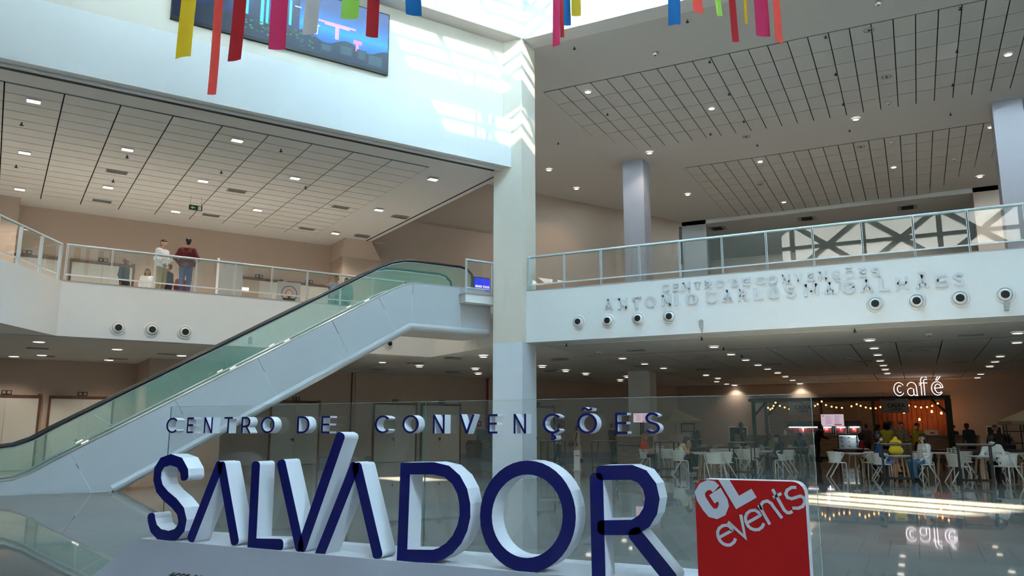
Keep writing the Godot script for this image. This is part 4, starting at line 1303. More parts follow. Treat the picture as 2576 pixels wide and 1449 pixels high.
func make_screen() -> void:
	var n := 20.3
	var bl := on_l(428, 48, n)
	var br := on_l(975, 190, n)
	var trp := on_l(983, 40, n)
	var w := br.x - bl.x
	var h := trp.y - br.y
	var o := thing("video_wall", "large wall screen showing a blue-lit banquet hall with glowing pink tables", "screen", TL * xf(Vector3((bl.x + br.x) / 2, br.y + h / 2, -20.36)))
	pbox(o, "case", Vector3(-w / 2, -h / 2, 0), Vector3(w / 2, h / 2, 0.09), M.rubber)
	part(o, "display", picture_quad(w - 0.06, h - 0.12), lit_picture("screen_show", screen_picture(), 1.3), Transform3D(Basis(), Vector3(0, 0.03, 0.0905)))
	var l := AreaLight3D.new()
	l.name = "screen_light"
	l.area_size = Vector2(w - 0.1, h - 0.2)
	l.light_color = Color(0.4, 0.6, 1.0)
	l.light_energy = 1.5
	l.shadow_enabled = true
	l.transform = Transform3D(Basis(Vector3.UP, PI), Vector3(0, 0, 0.12))
	o.add_child(l, true)

# ---------------------------------------------------------------- figures: tapered capsules joined smoothly and meshed as surface nets
func sdf_add(acc: Dictionary, bones: Array, cell: float, k: float) -> void:
	var lo := Vector3.ONE * 1e9
	var hi := -lo
	for b in bones:
		var r: float = maxf(b[2], b[3]) + cell * 2.5
		for q in [b[0], b[1]]:
			lo = lo.min(q - Vector3.ONE * r)
			hi = hi.max(q + Vector3.ONE * r)
	var nx := int((hi.x - lo.x) / cell) + 2
	var ny := int((hi.y - lo.y) / cell) + 2
	var nz := int((hi.z - lo.z) / cell) + 2
	var field := PackedFloat32Array()
	field.resize(nx * ny * nz)
	field.fill(1.0)
	for b in bones:
		var a: Vector3 = b[0]
		var e: Vector3 = b[1]
		var ra: float = b[2]
		var rb: float = b[3]
		var ab := e - a
		var l2 := maxf(ab.length_squared(), 1e-9)
		var m := maxf(ra, rb) + k + cell * 2.0
		var i0 := maxi(0, int((minf(a.x, e.x) - m - lo.x) / cell))
		var i1 := mini(nx - 1, int((maxf(a.x, e.x) + m - lo.x) / cell) + 1)
		var j0 := maxi(0, int((minf(a.y, e.y) - m - lo.y) / cell))
		var j1 := mini(ny - 1, int((maxf(a.y, e.y) + m - lo.y) / cell) + 1)
		var k0 := maxi(0, int((minf(a.z, e.z) - m - lo.z) / cell))
		var k1 := mini(nz - 1, int((maxf(a.z, e.z) + m - lo.z) / cell) + 1)
		for kk in range(k0, k1 + 1):
			for j in range(j0, j1 + 1):
				var at := (kk * ny + j) * nx
				for i in range(i0, i1 + 1):
					var p := Vector3(lo.x + i * cell, lo.y + j * cell, lo.z + kk * cell) - a
					var t := clampf(p.dot(ab) / l2, 0.0, 1.0)
					var d := (p - ab * t).length() - (ra + (rb - ra) * t)
					var f := field[at + i]
					var h := maxf(k - absf(f - d), 0.0) / k
					field[at + i] = minf(f, d) - h * h * k * 0.25
	var V: PackedVector3Array = acc.v
	var I: PackedInt32Array = acc.i
	var ids := PackedInt32Array()
	ids.resize(nx * ny * nz)
	ids.fill(-1)
	var off := PackedInt32Array([0, 1, nx, nx + 1, nx * ny, nx * ny + 1, nx * ny + nx, nx * ny + nx + 1])
	var pairs := [[0, 1], [2, 3], [4, 5], [6, 7], [0, 2], [1, 3], [4, 6], [5, 7], [0, 4], [1, 5], [2, 6], [3, 7]]
	for kk in nz - 1:
		for j in ny - 1:
			for i in nx - 1:
				var at := (kk * ny + j) * nx + i
				if absf(field[at]) > cell * 2.2:
					continue
				var mask := 0
				for c in 8:
					if field[at + off[c]] < 0.0:
						mask |= 1 << c
				if mask == 0 or mask == 255:
					continue
				var s := Vector3.ZERO
				var cnt := 0
				for q in pairs:
					var va := field[at + off[q[0]]]
					var vb := field[at + off[q[1]]]
					if (va < 0.0) != (vb < 0.0):
						var t := va / (va - vb)
						var pa := Vector3(q[0] & 1, (q[0] >> 1) & 1, q[0] >> 2)
						var pb := Vector3(q[1] & 1, (q[1] >> 1) & 1, q[1] >> 2)
						s += pa.lerp(pb, t)
						cnt += 1
				ids[at] = V.size()
				V.append(lo + (Vector3(i, j, kk) + s / cnt) * cell)
	for kk in range(1, nz - 1):
		for j in range(1, ny - 1):
			for i in range(1, nx - 1):
				var at := (kk * ny + j) * nx + i
				if ids[at] < 0:
					continue
				var f := field[at]
				for axis in 3:
					var step: int = [1, nx, nx * ny][axis]
					var g := field[at + step]
					if (f < 0.0) == (g < 0.0):
						continue
					var u: int = [nx, nx * ny, 1][axis]
					var w: int = [nx * ny, 1, nx][axis]
					var a := ids[at]
					var b := ids[at - u]
					var c := ids[at - u - w]
					var d := ids[at - w]
					if a < 0 or b < 0 or c < 0 or d < 0:
						continue
					if f < 0.0:
						I.append_array([a, c, b, a, d, c])
					else:
						I.append_array([a, b, c, a, c, d])
	acc.v = V
	acc.i = I

func acc_new() -> Dictionary:
	return {"v": PackedVector3Array(), "i": PackedInt32Array()}

func acc_mesh(acc: Dictionary) -> ArrayMesh:
	var V: PackedVector3Array = acc.v
	var I: PackedInt32Array = acc.i
	var N := PackedVector3Array()
	N.resize(V.size())
	for t in range(0, I.size(), 3):
		var n := (V[I[t + 2]] - V[I[t]]).cross(V[I[t + 1]] - V[I[t]])
		for e in 3:
			N[I[t + e]] += n
	for q in N.size():
		N[q] = N[q].normalized()
	var arr := []
	arr.resize(Mesh.ARRAY_MAX)
	arr[Mesh.ARRAY_VERTEX] = V
	arr[Mesh.ARRAY_NORMAL] = N
	arr[Mesh.ARRAY_INDEX] = I
	var m := ArrayMesh.new()
	m.add_surface_from_arrays(Mesh.PRIMITIVE_TRIANGLES, arr)
	return m

func sdfm(bones: Array, cell: float, k: float) -> ArrayMesh:
	var a := acc_new()
	sdf_add(a, bones, cell, k)
	return acc_mesh(a)

func cloth_mat(c: Color) -> StandardMaterial3D:
	var key := "cloth_%s" % c.to_html(false)
	if not M.has(key):
		mat(key, c, 0.85)
	return M[key]

# the figure faces +z; its left hand is on +x
func person(label: String, at: Vector3, yaw: float, o: Dictionary) -> Node3D:
	var h: float = o.get("h", 1.68)
	var sc := h / 1.7
	var body := thing("person", label, "person", Transform3D(Basis(Vector3.UP, deg_to_rad(yaw)).scaled(Vector3.ONE * sc), at))
	var sit: bool = o.get("sit", false)
	var hy := (0.50 / sc) if sit else 0.90
	var lean := Basis(Vector3.RIGHT, deg_to_rad(o.get("lean", 0.0)))
	var hip := Vector3(0, hy, 0)
	var up := func(x: float, y: float, z: float) -> Vector3: return hip + lean * Vector3(x, y, z)
	var cell: float = o.get("cell", 0.022)
	var wide: float = o.get("wide", 1.0)
	var torso := [[hip + Vector3(0.075, 0.0, 0), up.call(0.085, 0.36, 0.0), 0.10 * wide, 0.105 * wide], [hip + Vector3(-0.075, 0.0, 0), up.call(-0.085, 0.36, 0.0), 0.10 * wide, 0.105 * wide], [up.call(0.15, 0.47, -0.01), up.call(-0.15, 0.47, -0.01), 0.068, 0.068]]
	var kn: float = o.get("knee", 0.10)
	var legs := []
	var feet := []
	var stride: float = o.get("stride", 0.0)
	for s in [1, -1]:
		var hj := hip + Vector3(0.088 * s, -0.02, 0)
		var knee: Vector3
		var ank: Vector3
		if sit:
			knee = hip + Vector3(kn * s, 0.02, 0.42)
			ank = Vector3((kn + 0.01) * s, 0.085, 0.40 + o.get("foot", 0.0))
			if o.get("crossed", false) and s > 0:
				knee = hip + Vector3(-0.02, 0.10, 0.42)
				ank = Vector3(-0.16, hy - 0.24, 0.52)
		else:
			knee = Vector3(0.10 * s, 0.48, 0.03 + stride * 0.5 * s)
			ank = Vector3(0.10 * s, 0.085 + (0.06 if stride > 0.0 and s < 0 else 0.0), -0.02 + stride * s)
		legs.append([hj, knee, 0.084 * wide, 0.056])
		legs.append([knee, ank, 0.056, 0.038])
		feet.append([ank + Vector3(0, -0.045, -0.03), ank + Vector3(0.01 * s, -0.052, 0.14), 0.038, 0.03])
	var head: Vector3 = up.call(0, 0.70, 0.02)
	if o.has("nod"):
		head += lean * Vector3(0, -0.03, 0.05)
	var neck := [[up.call(0, 0.50, -0.015), head + Vector3(0, -0.07, -0.01), 0.052, 0.048]]
	# arms: elbows and wrists in the figure's own axes, given from the shoulder
	var arms: Array = o.get("arms", [Vector3(0.06, -0.28, -0.02), Vector3(0.07, -0.52, 0.05), Vector3(-0.06, -0.28, -0.02), Vector3(-0.07, -0.52, 0.05)])
	var upper := []
	var fore := []
	var acc := acc_new()
	for s in [1, -1]:
		var q := 0 if s > 0 else 2
		var sh: Vector3 = up.call(0.185 * s, 0.465, -0.01)
		var el: Vector3 = sh + arms[q]
		var wr: Vector3 = sh + arms[q + 1]
		upper.append([sh, el, 0.052, 0.040])
		fore.append([el, wr, 0.038, 0.027])
		# hand: palm, four fingers of unequal length in two bends, thumb at the side of the palm
		var d := (wr - el).normalized()
		var sv := d.cross(Vector3(0, 0, 1) if absf(d.z) < 0.8 else Vector3.UP).normalized()
		var pn := sv.cross(d).normalized()
		if pn.dot(Vector3(-s, -0.3, 0)) < 0.0:
			pn = -pn
		var hb := [[wr - d * 0.03, wr + d * 0.02, 0.027, 0.026], [wr + d * 0.03 + sv * 0.018, wr + d * 0.085 + sv * 0.022, 0.017, 0.015], [wr + d * 0.03 - sv * 0.018, wr + d * 0.085 - sv * 0.022, 0.017, 0.015]]
		for f in 4:
			var root := wr + d * 0.085 + sv * (f - 1.5) * 0.021
			var len_: float = [0.034, 0.042, 0.040, 0.030][f]
			var mid := root + d * len_ + pn * 0.010
			hb.append([root - d * 0.015, mid, 0.0095, 0.009])
			hb.append([mid, mid + d * len_ * 0.55 + pn * 0.026, 0.009, 0.0075])
		var tb := wr + d * 0.025 + sv * 0.026
		hb.append([tb, tb + d * 0.03 + sv * 0.026 + pn * 0.006, 0.012, 0.010])
		hb.append([tb + d * 0.03 + sv * 0.026 + pn * 0.006, tb + d * 0.058 + sv * 0.03 + pn * 0.012, 0.010, 0.008])
		sdf_add(acc, hb, 0.0075, 0.008)
	sdf_add(acc, torso + neck + upper + fore + legs + feet, cell, 0.045)
	# head with brow, nose, jaw and ears
	var turn := Basis(Vector3.UP, deg_to_rad(o.get("look", 0.0))) * Basis(Vector3.RIGHT, deg_to_rad(o.get("nod", 0.0)))
	var H := func(x: float, y: float, z: float) -> Vector3: return head + turn * Vector3(x, y, z)
	sdf_add(acc, [[H.call(0, 0.035, -0.012), H.call(0, 0.02, 0.012), 0.092, 0.085], [H.call(0, -0.045, 0.028), H.call(0, -0.075, 0.048), 0.062, 0.040], [H.call(0, 0.0, 0.09), H.call(0, -0.032, 0.110), 0.010, 0.015], [H.call(0.09, -0.005, -0.005), H.call(0.092, -0.03, -0.002), 0.017, 0.012], [H.call(-0.09, -0.005, -0.005), H.call(-0.092, -0.03, -0.002), 0.017, 0.012], [H.call(-0.04, 0.025, 0.082), H.call(0.04, 0.025, 0.082), 0.014, 0.014]], 0.0115, 0.02)
	var skin: Material = M[o.get("skin", "skin_tan")]
	part(body, "body", acc_mesh(acc), skin)
	var eye := SphereMesh.new()
	eye.radius = 0.012
	eye.height = 0.024
	eye.radial_segments = 8
	eye.rings = 5
	for s in [-1, 1]:
		part(body, "eye", eye, M.eye, Transform3D(Basis(), H.call(0.034 * s, 0.004, 0.090)))
	if o.get("mask", false):
		part(body, "face_mask", sdfm([[H.call(0, -0.03, 0.085), H.call(0, -0.07, 0.072), 0.042, 0.036], [H.call(-0.05, -0.045, 0.055), H.call(0.05, -0.045, 0.055), 0.03, 0.03]], 0.01, 0.03), M.mask)
	else:
		part(body, "mouth", boxm(Vector3(0.045, 0.010, 0.012)), M.lip, Transform3D(turn, H.call(0, -0.066, 0.088)))
	if o.get("glasses", false):
		part(body, "glasses", barm(H.call(-0.09, 0.008, 0.097), H.call(0.09, 0.008, 0.097), 0.018), M.eye)
	# hair
	var hair: Array = []
	match o.get("style", "short"):
		"short":
			hair = [[H.call(0, 0.058, -0.03), H.call(0, 0.062, 0.012), 0.088, 0.082], [H.call(0, 0.0, -0.055), H.call(0, -0.03, -0.05), 0.062, 0.05]]
		"long":
			hair = [[H.call(0, 0.055, -0.03), H.call(0, 0.062, 0.008), 0.094, 0.086], [H.call(0.05, 0.0, -0.05), H.call(0.07, -0.24, -0.06), 0.068, 0.05], [H.call(-0.05, 0.0, -0.05), H.call(-0.07, -0.24, -0.06), 0.068, 0.05], [H.call(0, -0.03, -0.07), H.call(0, -0.27, -0.09), 0.075, 0.055]]
		"bun":
			hair = [[H.call(0, 0.055, -0.03), H.call(0, 0.062, 0.008), 0.09, 0.084], [H.call(0, 0.13, -0.06), H.call(0, 0.14, -0.07), 0.045, 0.04]]
		"curly":
			hair = [[H.call(0, 0.06, -0.035), H.call(0, 0.075, 0.005), 0.115, 0.105], [H.call(0.06, -0.02, -0.05), H.call(0.06, -0.07, -0.05), 0.075, 0.06], [H.call(-0.06, -0.02, -0.05), H.call(-0.06, -0.07, -0.05), 0.075, 0.06]]
		"cap":
			hair = [[H.call(0, 0.06, -0.02), H.call(0, 0.065, 0.015), 0.095, 0.09], [H.call(0, 0.05, 0.09), H.call(0, 0.045, 0.13), 0.03, 0.02]]
	if hair.size():
		part(body, "cap" if o.get("style", "short") == "cap" else "hair", sdfm(hair, 0.014, 0.03), M[o.get("hair", "hair_black")])
	# clothes: the same bones a little thicker
	var fat := func(bones: Array, add: float) -> Array:
		var out := []
		for b in bones:
			out.append([b[0], b[1], b[2] + add, b[3] + add])
		return out
	var top: Array = fat.call(torso, 0.016)
	var sleeves: String = o.get("sleeves", "long")
	if sleeves != "none":
		if sleeves == "long":
			top += fat.call(upper, 0.014) + fat.call(fore, 0.013)
		else:
			for b in upper:
				top.append([b[0], (b[0] as Vector3).lerp(b[1], 0.62), b[2] + 0.018, b[3] + 0.022])
	var topm: Material = o.get("top_mat", cloth_mat(o.get("top", Color.GRAY)))
	var kind: String = o.get("wear", "trousers")
	if kind == "dress":
		if sit:
			for b in legs.slice(0, 4, 2) + []:
				top.append([b[0], b[1], 0.11, 0.085])
		else:
			var hem: float = o.get("hem", 0.2)
			top += [[hip, Vector3(0.05, hem, 0.02), 0.13, 0.13 + o.get("flare", 0.03)], [hip, Vector3(-0.05, hem, 0.0), 0.13, 0.13 + o.get("flare", 0.03)]]
	part(body, "dress" if kind == "dress" else "top", sdfm(top, cell, 0.04), topm)
	if kind == "trousers":
		part(body, "trousers", sdfm([[hip + Vector3(0.06, 0.03, 0), hip + Vector3(-0.06, 0.03, 0), 0.118 * wide, 0.118 * wide]] + fat.call(legs, 0.016), cell, 0.035), cloth_mat(o.get("pants", Color(0.1, 0.1, 0.12))))
	elif kind == "skirt":
		part(body, "skirt", sdfm([[hip + Vector3(0.06, 0.03, 0), hip + Vector3(-0.06, 0.03, 0), 0.12, 0.12]] + fat.call(legs.slice(0, 4, 2), 0.03), cell, 0.06), cloth_mat(o.get("pants", Color(0.4, 0.45, 0.65))))
	part(body, "shoes", sdfm(fat.call(feet, 0.010), 0.018, 0.02), cloth_mat(o.get("shoes", Color(0.06, 0.06, 0.07))))
	return body

# ---------------------------------------------------------------- cafe furniture
var chair0: Node3D
var table0: Node3D

func make_chair() -> Node3D:
	# moulded white armchair; front towards +z, 0.54 wide
	var c := thing("armchair", "white moulded cafe armchair", "chair")
	var seat := st_new()
	add_prism(seat, rrect(0.44, 0.44, 0.06), -0.012, 0.012)
	part(c, "seat", done(seat), M.plastic_white, Transform3D(Basis(Vector3.RIGHT, PI / 2), Vector3(0, 0.445, 0.0)))
	var back := SurfaceTool.new()
	back.begin(Mesh.PRIMITIVE_TRIANGLES)
	back.set_smooth_group(0)
	for layer in [0.0, 0.014]:
		for i in 10:
			var a := deg_to_rad(-125.0 + i * 25.0 * 0.9 - 0.0)
			var b := deg_to_rad(-125.0 + (i + 1) * 25.0 * 0.9)
			a = deg_to_rad(lerpf(-205, 25, i / 10.0))
			b = deg_to_rad(lerpf(-205, 25, (i + 1) / 10.0))
			var r: float = 0.25 + layer
			quad(back, Vector3(cos(a) * (r - 0.03), 0.45, sin(a) * (r - 0.03) * 0.9), Vector3(cos(a) * r, 0.745, sin(a) * r), Vector3(cos(b) * r, 0.745, sin(b) * r), Vector3(cos(b) * (r - 0.03), 0.45, sin(b) * (r - 0.03) * 0.9))
	part(c, "backrest", done(back), M.plastic_white)
	for s in [-1, 1]:
		part(c, "arm_frame", tubem([Vector3(0.0, 0.755, -0.255), Vector3(0.14 * s, 0.755, -0.225), Vector3(0.235 * s, 0.755, -0.11), Vector3(0.262 * s, 0.75, 0.10), Vector3(0.262 * s, 0.735, 0.165), Vector3(0.262 * s, 0.70, 0.165), Vector3(0.268 * s, 0.0, -0.27)], 0.019, 8), M.plastic_white)
		part(c, "leg", tubem([Vector3(0.24 * s, 0.448, -0.17), Vector3(0.25 * s, 0.445, 0.205), Vector3(0.25 * s, 0.42, 0.222), Vector3(0.262 * s, 0.0, 0.235)], 0.018, 8), M.plastic_white)
	part(c, "front_rail", tubem([Vector3(-0.25, 0.44, 0.21), Vector3(0.25, 0.44, 0.21)], 0.016, 8), M.plastic_white)
	return c

func make_round_table() -> Node3D:
	var t := thing("round_table", "white round cafe table with wooden legs", "table")
	part(t, "table_top", lathem([Vector2(0.0, 0.70), Vector2(0.33, 0.70), Vector2(0.36, 0.715), Vector2(0.365, 0.73), Vector2(0.36, 0.74), Vector2(0.0, 0.742)], 28), M.table_white)
	for k in 4:
		var a := TAU * k / 4.0 + 0.4
		part(t, "leg", tubem([Vector3(cos(a) * 0.14, 0.70, sin(a) * 0.14), Vector3(cos(a) * 0.26, 0.0, sin(a) * 0.26)], 0.022, 8), M.leg_wood)
	part(t, "hub", cyl(0.17, 0.03, 16), M.table_white, Transform3D(Basis(), Vector3(0, 0.69, 0)))
	return t

func copy(o: Node3D, at: Transform3D, label: String, group: String) -> Node3D:
	var c: Node3D
	if o.has_meta("used"):
		c = o.duplicate()
		c.name = numbered(o.get_meta("base"))
		add_child(c)
	else:
		c = o
		o.set_meta("used", true)
		o.set_meta("base", String(o.name))
	c.transform = at
	c.set_meta("label", label)
	c.set_meta("group", group)
	return c

func high_table(at: Vector3, w: float, d: float, yaw: float, label: String) -> void:
	var t := thing("bar_table", label, "table", xf(at, yaw), "tall bar tables")
	pbox(t, "table_top", Vector3(-w / 2 - 0.02, 1.055, -d / 2 - 0.02), Vector3(w / 2 + 0.02, 1.08, d / 2 + 0.02), M.wood)
	for sx in [-1, 1]:
		for sz in [-1, 1]:
			pbox(t, "leg", Vector3(sx * w / 2 - 0.018, 0, sz * d / 2 - 0.018), Vector3(sx * w / 2 + 0.018, 1.055, sz * d / 2 + 0.018), M.black_metal)
	for sz in [-1, 1]:
		pbox(t, "top_rail", Vector3(-w / 2, 1.02, sz * d / 2 - 0.015), Vector3(w / 2, 1.055, sz * d / 2 + 0.015), M.black_metal)
		pbox(t, "foot_rail", Vector3(-w / 2, 0.12, sz * d / 2 - 0.015), Vector3(w / 2, 0.15, sz * d / 2 + 0.015), M.black_metal)
	for sx in [-1, 1]:
		pbox(t, "side_rail", Vector3(sx * w / 2 - 0.015, 1.02, -d / 2), Vector3(sx * w / 2 + 0.015, 1.055, d / 2), M.black_metal)

func lattice_chair(at: Transform3D, label: String) -> void:
	# white chair with a pierced back
	var c := thing("pierced_chair", label, "chair", at, "white pierced-back chairs")
	pbox(c, "seat", Vector3(-0.21, 0.43, -0.2), Vector3(0.21, 0.455, 0.22), M.plastic_white)
	var b := st_new()
	for y in [0.52, 0.63, 0.74, 0.82]:
		add_bar(b, Vector3(-0.2, y, -0.2 - (y - 0.45) * 0.2), Vector3(0.2, y, -0.2 - (y - 0.45) * 0.2), 0.028)
	for x in [-0.2, -0.07, 0.06, 0.2]:
		add_bar(b, Vector3(x, 0.44, -0.2), Vector3(x * 0.95, 0.83, -0.275), 0.028)
	part(c, "backrest", done(b), M.plastic_white)
	for sx in [-1, 1]:
		for sz in [-1, 1]:
			part(c, "leg", tubem([Vector3(0.18 * sx, 0.44, 0.17 * sz), Vector3(0.22 * sx, 0.0, 0.23 * sz)], 0.014, 6), M.plastic_white)

func dark_table(at: Vector3, yaw: float, label: String) -> void:
	var t := thing("dining_table", label, "table", xf(at, yaw), "dark wooden tables by the counter")
	pbox(t, "table_top", Vector3(-0.45, 0.70, -0.45), Vector3(0.45, 0.745, 0.45), M.wood_dark)
	pbox(t, "apron", Vector3(-0.4, 0.6, -0.4), Vector3(0.4, 0.7, 0.4), M.wood_dark)
	for sx in [-1, 1]:
		for sz in [-1, 1]:
			pbox(t, "leg", Vector3(0.36 * sx - 0.03, 0, 0.36 * sz - 0.03), Vector3(0.36 * sx + 0.03, 0.6, 0.36 * sz + 0.03), M.wood_dark)

func make_seating() -> void:
	chair0 = make_chair()
	table0 = make_round_table()
	var right := 26.83      # a figure or chair turned to 90 + right faces along the picture's right
	# tables: pixel of the top's middle, then chairs as [offset along the picture, offset in depth, faces right?]
	var ts := [[1772, 1139, "at the seat of the woman in pale yellow", [[0.62, 0.05, -1], [0.15, -0.65, 0]]], [1822, 1132, "behind the woman in pale yellow", [[-0.1, 0.62, 0], [0.62, -0.1, -1]]], [1872, 1130, "between the bar table and the laptop", [[-0.6, 0.15, 1], [0.45, 0.4, -1]]], [1932, 1134, "under the grey laptop", [[-0.62, 0.1, 1], [0.66, 0.1, -1]]], [1668, 1130, "by the woman in orange", [[0.6, 0.1, -1], [0.0, -0.66, 0]]], [2150, 1139, "in front of the cake display", [[-0.55, 0.1, 1], [0.6, 0.15, -1]]], [2262, 1145, "between the two women facing each other", []], [2370, 1138, "behind the woman in the white blouse", [[-0.64, 0.0, 1], [0.66, 0.0, -1]]], [2472, 1146, "under the elbows of the woman with a lanyard", [[-0.64, 0.15, 1], [0.72, 0.1, -1]]], [2560, 1139, "at the far right of the cafe", [[-0.3, 0.5, 1], [0.1, -0.6, 0]]]]
	var rv := Vector3(cos(deg_to_rad(right)), 0, -sin(deg_to_rad(right)))
	var dv := Vector3(-sin(deg_to_rad(right)), 0, -cos(deg_to_rad(right)))
	var k := 0
	for t in ts:
		var p := on_y(t[0], t[1], 0.742)
		p.y = 0.0
		copy(table0, xf(p, k * 23.0), "white round cafe table with wooden legs " + t[2], "white round cafe tables")
		for c in t[3]:
			var q: Vector3 = p + rv * c[0] + dv * c[1]
			var yaw: float = right + (90.0 if c[2] > 0 else -90.0 if c[2] < 0 else (180.0 if c[1] < 0 else 0.0)) + rng.randf_range(-14, 14)
			copy(chair0, xf(q, yaw), "white moulded armchair at the round table " + t[2], "white moulded armchairs")
		k += 1
	# chairs people sit on
	for c in seats:
		copy(chair0, xf(Vector3(c[0].x, 0, c[0].z), c[1]), "white moulded armchair occupied by the " + c[2], "white moulded armchairs")
	high_table(Vector3(-0.58, 0, -24.6), 0.72, 0.6, 0.0, "tall black-framed bar table in front of the two women facing each other")
	high_table(Vector3(1.27, 0, -24.55), 0.74, 0.6, 0.0, "tall black-framed bar table in front of the woman with a lanyard")
	high_table(Vector3(-5.05, 0, -26.2), 0.66, 0.6, 0.0, "tall black-framed bar table in front of the laptop table")
	high_table(Vector3(-7.75, 0, -27.1), 0.66, 0.6, 0.0, "tall bar table between the women in orange and pale yellow")
	for q in [[1391, "tall bar table right of the corner column"], [1520, "tall bar table left of the wooden kiosk"]]:
		var p := on_z(q[0], 1110, -27.6)
		high_table(Vector3(p.x, 0, -27.6), 0.72, 0.6, 0.0, q[1])
	for q in [[1760, -34.0], [1830, -35.5], [1905, -34.2], [1985, -34.6], [2130, -33.0], [2195, -32.4], [2385, -33.2], [2440, -34.0], [2540, -35.0]]:
		var p := on_z(q[0], 1120, q[1])
		dark_table(Vector3(p.x, 0, q[1]), 20.0, "dark brown square table behind the white cafe tables")
	for q in [[1772, -35.3, 170], [1808, -35.6, 185], [1862, -36.6, 175], [2028, -36.9, -60], [2003, -35.6, 120], [2420, -34.6, 100], [2470, -33.4, -70], [2405, -31.6, 20], [2530, -33.6, 40], [1655, -31.4, 200]]:
		var p := on_z(q[0], 1120, q[1])
		lattice_chair(xf(Vector3(p.x, 0, q[1]), q[2]), "white chair with pierced back by the dark tables")
	# laptop
	var lp := on_y(1928, 1134, 0.742)
	var l := thing("laptop", "open grey laptop on a white round table", "laptop", xf(lp, 26.83 + 95.0))
	pbox(l, "keyboard", Vector3(-0.16, 0.0, -0.11), Vector3(0.16, 0.018, 0.11), M.laptop)
	part(l, "lid", boxm(Vector3(0.32, 0.22, 0.01)), M.laptop, Transform3D(Basis(Vector3.RIGHT, deg_to_rad(-18)), Vector3(0, 0.115, -0.14)))

var seats := []

func seat_person(label: String, px: float, z: float, faces: float, short: String, o: Dictionary) -> void:
	var p := on_z(px, 1150, z)
	p.y = 0.0
	o["sit"] = true
	var yaw := 26.83 + faces
	person(label, p, yaw, o)
	var back := Basis(Vector3.UP, deg_to_rad(yaw)) * Vector3(0, 0, 0.06)
	seats.append([p + back, yaw, short])

